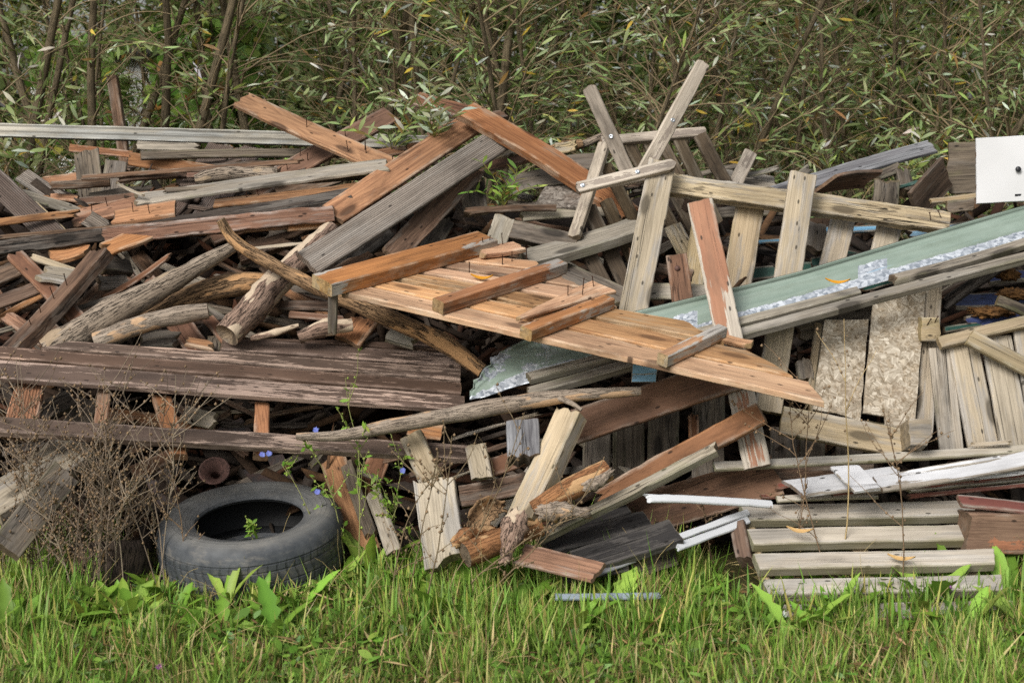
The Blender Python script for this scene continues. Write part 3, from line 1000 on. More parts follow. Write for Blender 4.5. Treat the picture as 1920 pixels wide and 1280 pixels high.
log('black charred piece of timber with a hollow pale end', [(366, 338, 6.9), (420, 326, 6.92), (520, 328, 6.95)], [9, 15, 12], 'bark', 'charred_timber', 'timber', rough=.35, hollow=True)
B('upright dark weathered board, taller of the pair', (160, 278, 7.2), (174, 402, 6.95), 48, 'greyd', .025, F, nails=((.8, -.3),))
B('upright dark weathered board, shorter of the pair', (218, 299, 7.14), (204, 400, 6.95), 42, 'greyd', .025, F, skew=(.15, 0))
B('pale grooved board end lying among the willow stems', (40, 325, 7.1), (118, 376, 6.98), 30, 'deckgrey', .025, H)
B('short dark brown batten with a splintered orange end', (90, 348, 6.88), (206, 342, 6.93), 16, 'umber', .04, F, rag=(.03, .004))
B('rotted brown batten with a frayed end', (212, 334, 6.88), (352, 325, 6.98), 15, 'umber', .035, FU, rag=(.05, .01), chip=.007)
B('thin orange strip below the rotted brown batten', (262, 374, 6.93), (345, 342, 7.0), 13, 'orange', .02, FU)
B('thin splintered stick lying on the mossy grey board end', (212, 340, 6.7), (272, 366, 6.66), 5, 'pale', .008, H, rag=(.03, .01))
B('grooved dark decking board slanting in at the left edge', (-40, 308, 6.92), (122, 462, 6.46), 46, 'deck', .03, (-.2, -.7, .65))
B('split pale plank under the slanting decking board', (28, 358, 6.98), (165, 404, 6.78), 17, 'grey', .02, H, rag=(.05, .04), chip=.006)
B('narrow pale lath beside the slanting decking board', (62, 378, 6.72), (138, 452, 6.52), 11, 'honey', .018, H)
B('small orange board lying under the upright dark boards', (84, 368, 6.95), (152, 372, 6.92), 13, 'orange', .02, H)
B('long thin orange split lath near the left edge', (-30, 420, 6.52), (158, 397, 6.6), 14, 'orange', .018, FU, rag=(.01, .1))
B('broad orange board with two nails below the upright dark boards', (128, 409, 6.66), (262, 379, 6.73), 26, 'orange', .03, U, nails=((.33, 0), (.55, .2)))
B('short orange board with bent nails beside the charred beam', (206, 407, 6.58), (330, 388, 6.62), 25, 'orange', .03, U, nails=((.35, .1), (.6, -.2)))
B('ribbed pale offcut standing on the charred beam', (162, 407, 6.52), (202, 432, 6.48), 32, 'deckgrey', .025, FU, rag=(.01, .05))
B('long charred black beam reaching in from the left edge', (-40, 468, 6.3), (206, 438, 6.33), 26, 'char', .06, F, chip=.009, rag=(.01, .05))
B('long grey beam with charred black rot along its top', (200, 432, 6.52), (662, 362, 6.56), 19, 'char', .05, U, chip=.008)
B('long red brown beam with a splintered broken end', (188, 443, 6.3), (628, 399, 6.4), 31, 'beam', .06, F, rag=(.06, .01), chip=.004)
B('thin orange board with a black rotted edge', (400, 378, 6.68), (706, 342, 6.68), 15, 'orange', .02, U, nails=((.2, .2), (.27, .3), (.95, .1)), chip=.005)
B('orange sliver hanging under the splayed planks', (530, 427, 6.4), (652, 413, 6.46), 14, 'orange', .02, FU, rag=(.05, .01))
B('orange board half hidden behind the brown plank', (690, 290, 7.12), (835, 262, 7.3), 16, 'orange', .025, FU)
B('dark stick end resting on the pale rail', (715, 280, 7.2), (768, 276, 7.2), 9, 'umber', .03, F)
B('splintered orange board jutting out under the broken beam', (186, 470, 6.22), (285, 432, 6.35), 28, 'orange', .03, (-.1, -.7, .6), rag=(.07, .01), chip=.006)
B('frayed grey board stub, upper of the two', (188, 494, 6.22), (250, 498, 6.35), 24, 'greyd', .04, FU, rag=(.04, .01), chip=.006)
B('frayed grey board stub, lower of the two', (180, 528, 6.18), (244, 526, 6.3), 26, 'deckgrey', .03, FU, rag=(.03, .02), chip=.006)
B('yellow stained board wedged under the charred beam', (82, 476, 6.3), (172, 452, 6.36), 30, 'orange', .035, U)
B('long narrow lath behind the charred diagonal beam', (52, 478, 6.28), (150, 512, 6.18), 13, 'honey', .018, H)
B('broken pale plank with a bright split end', (62, 506, 6.14), (145, 520, 6.1), 26, 'pale', .03, U, rag=(.07, .02))
B('half burnt diagonal beam studded with nails', (10, 655, 5.72), (188, 464, 6.16), 21, 'umber', .055, (-.5, -.55, .6), nails=((.25, 0), (.37, .1), (.5, .05), (.63, 0)), chip=.007)
B('red brown plank crossing behind the half burnt beam', (20, 468, 6.28), (172, 622, 5.88), 32, 'rust', .035, H, chip=.004)
B('dark brown board entering at the left edge, upper', (-50, 532, 6.3), (66, 486, 6.36), 30, 'umber', .03, FU)
B('dark brown board entering at the left edge, lower', (-50, 580, 6.2), (76, 534, 6.26), 24, 'umber', .03, FU)
B('orange splintered end beside the half burnt beam', (4, 586, 6.08), (96, 648, 5.92), 25, 'orange', .03, H, rag=(.04, .01))
B('rust coloured plank stub behind the bark log', (272, 520, 6.25), (335, 598, 6.12), 32, 'rust', .03, (-.2, -.7, .6), rag=(.03, .01))
B('broad rust coloured board end below the forked log', (322, 585, 6.06), (382, 665, 5.94), 46, 'rust', .03, H)
B('little orange crosspiece lying on the rust coloured board', (346, 636, 5.88), (408, 648, 5.86), 15, 'orange', .025, U)
B('narrow red brown board sliding under the pinkish log', (384, 588, 6.02), (436, 650, 5.9), 22, 'rust', .03, H)
B('short dark board end beside the narrow red brown board', (402, 628, 5.95), (400, 662, 5.9), 26, 'greyd', .03, F)
B('dark broken board in the hollow under the beam', (130, 600, 6.12), (210, 520, 6.28), 30, 'umber', .03, H, rag=(.05, .02))
B('dark reddish plank deep under the red brown beam', (250, 470, 6.6), (330, 560, 6.42), 30, 'umber', .03, H)
B('greyish plank deep in the black hollow', (500, 430, 6.75), (600, 470, 6.6), 26, 'greyd', .03, H)
B('orange brown stick standing in the black hollow', (570, 440, 6.55), (590, 470, 6.5), 16, 'orange', .02, F)
B('dark timber lying low in the black hollow', (440, 480, 6.55), (560, 440, 6.65), 26, 'umber', .04, H)
B('brown board end below the grey post', (650, 640, 5.98), (690, 590, 6.1), 48, 'orange', .03, H)
B('thin reddish board behind the grey post, upper', (540, 588, 6.06), (650, 598, 6.02), 13, 'rust', .02, FU)
B('thin reddish board behind the grey post, lower', (520, 572, 6.12), (640, 574, 6.1), 18, 'umber', .03, FU)
B('pale grey board end under the tan branch', (725, 622, 6.0), (790, 640, 5.98), 30, 'grey', .03, H)
B('grey weathered board lying behind the peeling brown panel', (250, 640, 5.95), (345, 630, 5.98), 28, 'greyd', .03, U, chip=.005)
B('dark purple grey splintered timber between the leaning planks', (740, 430, 6.55), (640, 500, 6.3), 26, 'char', .04, (.3, -.7, .6), rag=(.06, .02))
B('brown board under the dark purple grey timber', (690, 470, 6.4), (620, 515, 6.2), 24, 'umber', .03, H)

f = log('big forked log with rough furrowed bark', [(88, 660, 5.82), (220, 582, 5.92), (330, 522, 6.0), (446, 458, 6.08)], [31, 27, 20, 10], 'bark', rough=.2)
log('stub of the fork with smoother bark', [(180, 640, 5.84), (290, 600, 5.86), (390, 582, 5.9)], [18, 18, 16], 'barkgrey', 'limb', None, f, rough=.14)
log('curved bark log lying behind the forked log', [(270, 598, 6.1), (360, 556, 6.12), (440, 532, 6.14), (530, 530, 6.18)], [15, 22, 23, 18], 'barktan', rough=.12)
log('pinkish flaking log with a hollow broken end', [(425, 628, 5.82), (475, 576, 5.95), (532, 516, 6.18), (590, 462, 6.3), (620, 432, 6.42)], [25, 29, 26, 22, 18], 'barkpink', rough=.2, hollow=True)
log('long crooked tan branch running under the orange panel', [(413, 412, 6.05), (436, 448, 6.06), (480, 478, 6.05), (560, 522, 6.0), (612, 548, 5.98), (720, 592, 5.95), (830, 642, 5.9), (905, 695, 5.85)],
    [9, 12, 12, 14, 13, 17, 18, 14], 'barktan', 'branch', 'branch', rough=.13)
log('torn bark strip lying on the peeling brown panel', [(470, 634, 5.86), (520, 622, 5.86), (560, 610, 5.88)], [5, 7, 4], 'barkpink', 'bark_strip', 'bark', rough=.3)
log('shaggy bark chunk beside the grey post', [(560, 632, 5.9), (610, 615, 5.92), (660, 608, 5.95)], [12, 16, 12], 'barkpink', 'bark_chunk', 'bark', rough=.45)
B('small upright grey post under the orange panel corner', (625, 524, 5.58), (622, 640, 5.66), 17, 'greyd', .03, F, 'post', 'post')

# ================================================================== peeling brown panel
bp = Plane((0, 708, 5.5), (868, 768, 5.72), (868, 645, 6.12))
panel = empty('brown_panel', bp.at(430, 740))
tag(panel, 'wide brown board panel with peeling paint lying across the heap', 'panel')
def bl(i, x):
    a, b = [(708, 768), (674, 741), (648, 716), (629, 690), (606, 662)][i]
    return (x, a + (b - a) * x / 868)
strip(None, bl(1, -130), bl(1, 872), bl(0, -130), bl(0, 872), 'brown', .026, bp, panel)
strip(None, bl(2, -130), bl(2, 866), (-130, bl(1, -130)[1] - 4.5), (866, bl(1, 866)[1] - 4.5), 'brown', .026, bp, panel)
strip(None, bl(3, 108), bl(3, 864), (70, bl(2, 70)[1] - 4.5), (864, bl(2, 864)[1] - 4.5), 'brown', .026, bp, panel, rag=(.06, .004), chip=.004)
strip(None, bl(4, 414), bl(4, 866), (404, bl(3, 404)[1] - 4.5), (866, bl(3, 866)[1] - 4.5), 'brown', .026, bp, panel, rag=(.03, .004))
strip(None, (452, 631), (864, 644), (452, bl(4, 452)[1] - 2), (864, bl(4, 864)[1] - 4.5), 'brown', .026, bp, panel, rag=(.03, .004), chip=.008)
strip(None, (-130, 772), (892, 834), (-130, 801), (894, 860), 'brown', .03, bp, panel, chip=.004)
bq = Plane((0, 724, 5.54), (868, 784, 5.76), (868, 661, 6.16))
for a0, a1, b0, b1, mt in (((30, 716), (0, 812), (82, 722), (68, 818), 'deckred'), ((184, 728), (170, 828), (208, 730), (198, 830), 'orange'),
                           ((478, 752), (474, 852), (506, 754), (503, 854), 'orange'), ((284, 738), (318, 850), (322, 742), (352, 852), 'orange')):
    strip(None, b0, b1, a0, a1, mt, .03, bq, panel, 'batten')

# ================================================================== orange panel
op = Plane((645, 547, 5.62), (1550, 752, 4.98), (880, 476, 6.1))
fence = empty('orange_fence_panel', op.at(1000, 580))
tag(fence, 'orange slatted fence panel with thick crossbars lying on top of the heap', 'fence panel')
lines = [((645, 548), .2265), ((690, 533), .2150), ((735, 519), .1950), ((775, 507), .1750), ((812, 496), .1480), ((846, 486), .1220), ((880, 477), .0950)]
def ol(i, x, dy=0):
    (x0, y0), s = lines[i]
    return (x, y0 + s * (x - x0) + dy)
ends = [(1554, 1520), (1497, 1405), (1372, 1300), (1165, 1120), (1092, 1055), (1030, 1006)]
gaps = [3.5, 6.5, 4.5, 4.5, 3.5, 0]
rg = [.035, .02, .06, .03, .03, .03]
for i in range(6):
    e0, e1 = ends[i]
    l0, l1 = lines[i][0][0], lines[i + 1][0][0]
    strip(None, ol(i + 1, l1 - 6, gaps[i]), ol(i + 1, e1, gaps[i]), ol(i, l0 - 6), ol(i, e0), 'panel', .026, op, fence, rag=(.006, rg[i]), chip=.003)
for (a, b, w, t) in (((603, 524), (914, 441), 28, .055), ((821, 563), (1055, 488), 15, .052), ((986, 615), (1143, 555), 16, .048), ((1243, 664), (1356, 610), 15, .048)):
    B(None, a, b, w, 'crossbar', t, pl=op, up=t + .002, name='crossbar', parent=fence, rag=(.003, .004))
for px, py in ((880, 511), (942, 497), (960, 491), (987, 485)):
    link('nail', nail_mesh(), None, fence, Matrix.Translation(op.at(px, py)))
B('short orange block with upright nails on the orange panel', (890, 469), (980, 457), 17, 'panel', .032, pl=op, up=.034, nails=((.2, .1), (.36, .3), (.65, .35)), naildir=(0, 0, 1))
B('pointed orange splinter of board with nails on the orange panel', (968, 596), (1134, 534), (5, 36), 'panel', .022, pl=op, up=.026, nails=((.6, .2), (.7, -.2), (.9, .2), (.8, .35)), naildir=(0, 0, 1), rag=(.02, .01), name='splintered_board')
B('orange round ended stick poking out under the last crossbar', (1340, 622), (1414, 642), 11, 'panel', .022, pl=op, up=-.03, rnd=(0, .015), name='stick', cat='stick')

# ================================================================== green metal sheet
sp = Plane((880, 748, 5.55), (1930, 450, 6.0), (1930, 384, 6.2))
def sheet():
    up = [(880, 744), (888, 716), (905, 694), (925, 668), (955, 650), (985, 636), (1210, 578), (1400, 533), (1500, 508), (1700, 448), (1960, 373)]
    lo = [(882, 750), (905, 745), (930, 738), (955, 728), (985, 719), (1060, 702), (1190, 674), (1390, 604), (1660, 527), (1800, 487), (1960, 440)]
    def along(poly, s):
        seg = [math.dist(poly[i], poly[i + 1]) for i in range(len(poly) - 1)]
        d = s * sum(seg)
        for i, l in enumerate(seg):
            if d <= l or i == len(seg) - 1:
                f = d / l
                return (poly[i][0] + (poly[i + 1][0] - poly[i][0]) * f, poly[i][1] + (poly[i + 1][1] - poly[i][1]) * f)
            d -= l
    P0, P1 = sp.at(880, 745), sp.at(1960, 406)
    ax, W, N, mid = frame(P0, P1, sp.n)
    mw = mat4(ax, W, N, mid)
    inv = mw.inverted()
    prof = [(0, .0), (.05, .002), (.10, .004), (.30, .001), (.36, .010), (.42, .001), (.62, .0), (.68, .009), (.74, .001), (.90, .004), (.955, .022), (.97, .022), (1.0, .004)]
    V, UV, AT = [], [], []
    NS = 110
    for i in range(NS + 1):
        s = i / NS
        a, b = along(lo, s), along(up, s)
        for v, h in prof:
            jag = mnoise.noise((s * 90, 3, 8)) * 9 if s < .10 and v > .9 else 0
            q = (a[0] + (b[0] - a[0]) * v + jag, a[1] + (b[1] - a[1]) * v + jag * .7)
            wob = mnoise.noise((s * 12, v * 3, 1)) * .006 + (mnoise.noise((s * 60, v * 6, 4)) * .014 if s < .12 else 0)
            V.append(inv @ sp.at(q[0], q[1], h * min(1, .3 + s * 5) + wob))
            AT.append((v, (q[0] - 880) / 1080))
    m = len(prof)
    F4 = [(i * m + j, (i + 1) * m + j, (i + 1) * m + j + 1, i * m + j + 1) for i in range(NS) for j in range(m - 1)]
    me = mesh_np('sheet', V, F4, None, True)
    for nm, q in (('across', 0), ('along', 1)):
        me.attributes.new(nm, 'FLOAT', 'POINT').data.foreach_set('value', np.array([t[q] for t in AT], np.float32))
    o = link('metal_sheet', me, M['sheet'], None, mw)
    md = o.modifiers.new('thickness', 'SOLIDIFY')
    md.thickness = .003
    tag(o, 'long folded pale green metal sheet with bare zinc patches', 'metal sheet')
sheet()
B('lower long grey batten along the edge of the green metal sheet', (985, 733), (1955, 469), 15, 'grey', .035, pl=sp, up=.03, name='batten', cat='batten', rag=(.02, .004))
B('long upper grey batten resting on the green metal sheet', (985, 705), (1612, 541), 14, 'grey', .035, pl=sp, up=.045, name='batten', cat='batten')
B('short upper grey batten on the green metal sheet near the white door', (1667, 521), (1955, 440), 14, 'grey', .035, pl=sp, up=.045, name='batten', cat='batten')

# ================================================================== garden chair
ch = empty('garden_chair', at(1180, 540, 6.4))
tag(ch, 'broken bleached wooden slat chair standing tilted on the heap', 'chair')
sc = ((.93, .0),)
B(None, (1102, 160, 6.5), (1186, 345, 6.42), 27, 'bench', .022, (-.25, -1, .1), 'leg', parent=ch, rnd=(.012, 0), screws=((.52, 0),))
B(None, (1322, 115, 6.56), (1200, 338, 6.4), 27, 'bench', .024, (.2, -1, .05), 'leg', parent=ch, rnd=(.008, 0), screws=((.5, 0),))
B(None, (1079, 351, 6.26), (1269, 304, 6.32), 20, 'bench', .03, FU, 'armrest', parent=ch, rnd=(.01, .035), screws=((.07, 0), (.61, 0)))
B(None, (1126, 263, 6.74), (1326, 244, 6.84), 17, 'bench', .035, FU, 'back_rail', parent=ch, rnd=(.006, .01))
B(None, (1132, 264, 6.6), (1073, 444, 6.28), 20, 'bench', .03, (-.6, -1, .1), 'leg', parent=ch, rnd=(0, .015))
B(None, (1410, 282, 6.92), (1376, 352, 6.86), 26, 'bench', .022, F, 'leg', parent=ch, rnd=(.006, 0))
for a, b, w in (((1136, 306, 6.56), (1222, 470, 6.56), 22), ((1180, 268, 6.78), (1272, 440, 6.7), 21), ((1215, 264, 6.8), (1306, 440, 6.72), 21),
                ((1240, 262, 6.8), (1322, 420, 6.74), 19), ((1272, 257, 6.82), (1348, 420, 6.76), 22), ((1312, 250, 6.82), (1372, 362, 6.78), 25)):
    B(None, a, b, w, 'benchd', .022, (.3, -1, .15), 'slat', parent=ch, rnd=(.005, .005), screws=())
for a, b, w in (((1086, 440, 6.34), (1158, 575, 6.28), 27), ((1104, 385, 6.42), (1190, 565, 6.34), 27), ((1136, 372, 6.48), (1216, 545, 6.4), 24)):
    B(None, a, b, w, 'benchd', .022, (.35, -1, .1), 'slat', parent=ch, rnd=(.005, .005))
B(None, (1150, 345, 6.36), (1246, 326, 6.42), 9, 'bench', .02, FU, 'stretcher', parent=ch)

# ================================================================== weathered picket fence piece
pf = empty('picket_fence', at(1500, 600, 6.2))
tag(pf, 'weathered grey picket fence piece with a frayed yellowish rail', 'fence')
B(None, (1248, 341, 6.42), (1783, 414, 6.32), 36, 'rotpale', .05, FU, 'rail', parent=pf, nails=((.93, -.1), (.965, .1)), chip=.006, naildir=(-.4, -.6, .8))
B(None, (1508, 322, 6.28), (1440, 772, 5.8), 51, 'pale', .03, F, 'picket', parent=pf)
B(None, (1408, 378, 6.48), (1376, 575, 6.28), 54, 'honey', .025, F, 'picket', parent=pf)
B(None, (1583, 405, 6.48), (1558, 510, 6.32), 46, 'pale', .025, F, 'picket', parent=pf)
B(None, (1670, 418, 6.46), (1650, 500, 6.3), 46, 'pale', .025, F, 'picket', parent=pf)
B(None, (1316, 425, 6.5), (1290, 590, 6.22), 40, 'honey', .025, F, 'picket', parent=pf)
B('broad pale knotty plank leaning below the chair armrest', (1243, 298, 6.38), (1186, 590, 5.92), 53, 'pale', .03, (-.05, -1, .1), nails=())
B('leaning red board with flaked grey patches standing through the heap', (1311, 374, 5.92), (1420, 876, 5.34), 50, 'redgrey', .035, (-.15, -1, .12), rag=(.008, .004))
rb = B('short rust red board with a bolt beside the leaning red board', (1268, 474, 6.02), (1283, 580, 5.9), 40, 'rust', .025, F, screws=())
kb = lathe([(.0, .008), (.008, .007), (.011, .003), (.012, 0), (.012, -.004)], 14)
link('bolt', kb, M['rustmetal'], rb, Matrix.Translation(S(1270, 503, 5.985)) @ Vector((0, -1, .1)).to_track_quat('Z', 'Y').to_matrix().to_4x4())

# ================================================================== back of the heap, right half
B('blue grey plank slanting up towards the upright knotty board', (1753, 271, 7.1), (1430, 366, 6.9), 25, 'slate', .03, (0, -.55, .8), rag=(.02, .004))
B('dark board end seen from below behind the frayed rail', (1544, 350, 6.72), (1648, 338, 6.82), 30, 'umber', .025, (-.1, -.7, -.7), skew=(.8, .6))
B('thick dark stub standing behind the frayed rail', (1665, 324, 6.72), (1661, 385, 6.7), 47, 'greyd', .03, (0, -.8, -.55))
B('dark tilted board stub next to the upright knotty board', (1778, 322, 6.62), (1716, 392, 6.5), 52, 'umber', .028, (-.2, -.8, -.55), rag=(.02, .01))
B('broken grey post stump behind the thick dark stub', (1692, 312, 6.95), (1702, 360, 6.85), 26, 'greyd', .06, F, 'post', 'post')
B('rotten chunk of wood behind the dark board end', (1640, 330, 6.9), (1690, 310, 6.95), 18, 'greyd', .03, FU, rag=(.03, .03))
B('upright grey board with knots beside the white cabinet door', (1771, 316, 6.7), (1880, 312, 6.62), 96, 'greyd', .03, F, chip=.002)
B('honey coloured lath under the upright knotty board', (1742, 376, 6.5), (1850, 362, 6.5), 10, 'honey', .02, FU)
B('grey broken block under the white cabinet door', (1774, 390, 6.42), (1832, 382, 6.4), 22, 'greyd', .04, F, rag=(.01, .02), chip=.006)
B('rusty brown rotten board end below the dark tilted stub', (1716, 398, 6.42), (1772, 402, 6.4), 14, 'rust', .03, FU, rag=(.02, .02), chip=.006)
B('sky blue board lying behind the pickets', (1500, 432, 6.62), (1700, 424, 6.62), 12, 'sky', .03, FU)
B('sky blue board showing behind the rail end', (1700, 440, 6.55), (1850, 415, 6.5), 16, 'sky', .03, FU)
B('teal green board strip beside the dark tilted stub', (1682, 350, 6.8), (1728, 338, 6.82), 7, 'teal', .02, FU)
B('dark green board in the gap between the pickets', (1385, 516, 6.55), (1530, 500, 6.55), 24, 'teal', .03, FU)
B('dark green board in the gap beside the mossy stub', (1520, 492, 6.6), (1640, 480, 6.6), 20, 'teal', .03, FU)
B('thin pale blue strip behind the second picket', (1360, 455, 6.7), (1500, 448, 6.7), 8, 'sky', .02, FU)
B('mossy brown stub of timber between the pickets', (1533, 415, 6.55), (1528, 478, 6.48), 34, 'greyd', .05, F, rag=(.01, .04), chip=.01)
B('weathered plywood corner behind the chair slats', (1345, 335, 7.0), (1460, 350, 7.0), 40, 'grey', .02, H, rag=(.03, .03))
B('thin grey sliver jutting from the weathered plywood', (1385, 327, 6.95), (1466, 312, 7.0), 8, 'grey', .012, U, rag=(.01, .06))
B('dark plank lying behind the frayed rail', (1290, 402, 6.9), (1480, 392, 6.9), 20, 'greyd', .03, FU)
B('broken plank tip poking over the tall picket', (1498, 330, 6.6), (1522, 312, 6.7), 16, 'grey', .02, F, rag=(.01, .04))

# the middle
B('strip of dark bark wood lying before the willow sprig', (862, 395, 6.55), (1044, 388, 6.55), 12, 'umber', .025, FU, chip=.006)
B('long grey board with a red end running under the chair', (972, 405, 6.58), (1182, 394, 6.66), 17, 'grey', .03, FU, rag=(.03, .004))
slab('grey rotten strand board corner behind the chair', [(998, 390, 6.62), (1022, 350, 6.8), (1086, 344, 6.8), (1096, 388, 6.6)], .018, 'osbgrey', 'strand_board', 'board', jit=.006)
B('heavy dark grey beam lying below the willow sprig', (956, 428, 6.4), (1092, 458, 6.28), 34, 'greyd', .09, (0, -.95, .3), 'timber', 'timber')
B('short upright pale board behind the orange panel crossbar', (948, 403, 6.46), (926, 466, 6.36), 40, 'grey', .03, F)
B('grey beam slanting behind the chair seat slats', (982, 480, 6.2), (1202, 415, 6.4), 28, 'grey', .05, U, 'timber', 'timber')
B('dark weathered board under the cracked red brown board', (950, 348, 6.9), (1066, 326, 7.0), 34, 'greyd', .025, H)
B('grey board half hidden under the cracked red brown board', (1030, 310, 7.05), (1120, 300, 7.1), 30, 'greyd', .025, H)
B('red brown board tucked beneath the cracked red brown board', (816, 324, 6.95), (1018, 282, 7.1), 20, 'rust', .03, U)
B('knobbly pale stick under the grooved decking top end', (880, 300, 7.05), (980, 274, 7.1), 10, 'honey', .03, U, chip=.008, rag=(.02, .02))
B('pale broken board end behind the cracked red brown board', (1036, 278, 7.15), (1086, 270, 7.15), 20, 'honey', .03, FU, rag=(.02, .03))
log('blackened pipe lying at the edge of the willows', [(1078, 276, 7.3), (1105, 266, 7.3), (1135, 252, 7.32)], [7, 7, 6], 'bark', 'pipe', 'pipe', rough=.05)
log('bark covered pole at the edge of the willows', [(1000, 290, 7.25), (1060, 274, 7.25), (1090, 270, 7.28)], [8, 9, 8], 'barktan', 'pole', 'pole', rough=.2)
B('dark board standing behind the short upright pale board', (885, 330, 7.0), (892, 400, 6.8), 46, 'greyd', .03, F)
B('dark grey board in the hollow beside the orange crossbar', (800, 470, 6.6), (840, 400, 6.75), 40, 'greyd', .03, F)
B('grey plank in shade under the chair', (1040, 500, 6.3), (1180, 560, 6.08), 34, 'greyd', .03, H)
B('greenish plank crossing under the knotty plank', (1260, 420, 6.62), (1320, 540, 6.35), 34, 'honey', .025, F)
B('grey bar low between the red board and the knotty plank', (1215, 545, 6.12), (1330, 548, 6.1), 30, 'grey', .03, FU)
B('broken brown bar behind the short rust red board', (1225, 500, 6.2), (1300, 515, 6.15), 20, 'umber', .03, FU)
slab('bright blue plastic scrap under the orange panel', [(1186, 682, 5.42), (1234, 680, 5.42), (1230, 716, 5.4), (1184, 716, 5.4)], .01, 'sky', 'plastic_scrap', 'plastic')

# ================================================================== right side
dk = lambda *c: c
door = slab('white cabinet door with a black knob on top of the heap', [(1830, 259, 6.2), (2030, 248, 6.14), (2030, 371, 6.1), (1831, 382, 6.16)], .02, 'door', 'cabinet_door', 'door', jit=.0008)
kn = lathe([(.0, .020), (.007, .0195), (.011, .017), (.0125, .012), (.010, .007), (.006, .004), (.006, -.002)], 18)
dn = Vector((-.1, -1, .15)).normalized()
link('knob', kn, M['knob'], door, Matrix.Translation(S(1908, 318, 6.155)) @ dn.to_track_quat('Z', 'Y').to_matrix().to_4x4())
slot = bpy.data.meshes.new('slot')
slab(None, [(1903, 364, 6.14), (1925, 363, 6.138), (1925, 367, 6.137), (1903, 368, 6.139)], .002, 'knob', 'keyhole_slot', None, parent=door, jit=0)

slab('narrower strand board panel with a rotten lower edge', [(1547, 598, 5.96), (1629, 598, 5.97), (1613, 790, 5.74), (1570, 774, 5.75), (1524, 768, 5.76)], .015, 'osb', 'strand_board', 'board', jit=.003, axis=(0, 1))
slab('wider strand board panel beside the grey post', [(1638, 552, 5.97), (1736, 545, 5.98), (1715, 808, 5.66), (1660, 796, 5.67), (1659, 780, 5.69), (1618, 774, 5.70)], .015, 'osb', 'strand_board', 'board', jit=.002, axis=(0, 1))
B('long grey post standing behind the wider strand board', (1752, 528, 6.02), (1734, 812, 5.72), 33, 'pale', .04, F, 'post', 'post')
B('honey coloured block with two nails across the grey post', (1726, 617, 5.84), (1766, 618, 5.84), 46, 'honey', .05, F, 'block', 'block', nails=((.25, .1), (.6, .2)), naildir=(.2, -.5, .8))
B('narrow post edge beside the narrower strand board', (1538, 602, 6.02), (1518, 778, 5.84), 13, 'honey', .04, F, 'post', 'post')
B('dark crosspiece under the green metal sheet', (1490, 628, 6.05), (1650, 580, 6.08), 32, 'greyd', .03, F)
B('honey coloured beam with a black knot below the strand boards', (1464, 786, 5.6), (1706, 832, 5.52), 52, 'honey', .06, (0, -.95, .35), 'timber', 'timber')
B('square pale beam end with two rusty nail holes', (1702, 809, 5.42), (1753, 810, 5.42), 50, 'pale', .16, (0, -.92, .42), 'timber', 'timber')
B('dark little block behind the pickets lower end', (1505, 660, 5.98), (1512, 710, 5.92), 30, 'greyd', .04, F, 'block', 'block')
B('dark plank behind the narrower strand board', (1480, 700, 6.02), (1640, 740, 6.0), 30, 'umber', .03, F)
B('small pale cleat hidden under the strand boards', (1620, 800, 5.75), (1690, 812, 5.72), 26, 'honey', .03, F)
bf = empty('board_fence', at(1850, 840, 5.6))
tag(bf, 'weathered vertical board fence piece with a top rail and diagonal brace', 'fence')
for a, b, w in (((1764, 650, 5.8), (1786, 850, 5.56), 44), ((1806, 640, 5.8), (1848, 850, 5.55), 57), ((1868, 628, 5.8), (1908, 845, 5.54), 57), ((1929, 615, 5.8), (1966, 840, 5.53), 57), ((1990, 610, 5.8), (2025, 840, 5.52), 57)):
    B(None, a, b, w, 'pale' if w > 50 else 'grey', .022, F, 'plank', parent=bf)
B(None, (1760, 641, 5.75), (2040, 572, 5.78), 22, 'honey', .035, FU, 'rail', parent=bf)
B(None, (1818, 630, 5.7), (2030, 742, 5.6), 30, 'honey', .03, (-.1, -.9, .4), 'brace', parent=bf)
B('deep blue painted board in the dark hollow, nearest one', (1808, 606, 5.98), (1960, 588, 6.0), 26, 'blue', .03, F)
B('deep blue painted board in the dark hollow, flat one', (1785, 562, 6.2), (1960, 552, 6.2), 26, 'blue', .03, U)
B('deep blue painted board in the dark hollow, uppermost one', (1850, 520, 6.3), (1960, 515, 6.3), 18, 'blue', .03, U)
B('black charred beam slanting into the dark hollow', (1762, 575, 6.1), (1890, 486, 6.15), 22, 'char', .04, FU)
B('thin grey rod leaning in the dark hollow', (1762, 548, 5.98), (1815, 510, 6.05), 3, 'grey', .006, F, 'rod', 'rod')
B('grey board corner beside the rotten brown fibre', (1870, 560, 5.86), (1960, 602, 5.84), 18, 'greyd', .03, FU)
B('dark green splintered boards beneath the blue board', (1768, 618, 5.95), (1850, 606, 5.98), 12, 'teal', .03, FU, rag=(.02, .02))
def clump(label, px, py, Y, rx, rz, seed):
    rs = random.Random(seed)
    c = at(px, py, Y)
    V, F4 = [], []
    n, m = 40, 20
    for j in range(m + 1):
        th = math.pi * j / m
        for i in range(n):
            ph = math.tau * i / n
            d = Vector((math.sin(th) * math.cos(ph), math.sin(th) * math.sin(ph), math.cos(th)))
            q = d * 2.2 + Vector((seed, 0, 0))
            r = 1 + .45 * mnoise.noise(q * 1.6) + .3 * mnoise.noise(q * 5) + .15 * mnoise.noise(q * 12)
            V.append(Vector((d.x * rx * r, d.y * rx * .7 * r, d.z * rz * r)))
    for j in range(m):
        for i in range(n): F4.append((j * n + i, j * n + (i + 1) % n, (j + 1) * n + (i + 1) % n, (j + 1) * n + i))
    o = link('rotten_fibre', mesh_np('fibre', V, F4), M['fibre'], None, Matrix.Translation(c))
    tag(o, label, 'insulation')
clump('rusty brown crumbling fibre lump on the nearest blue board', 1856, 585, 5.99, .09, .022, 3)
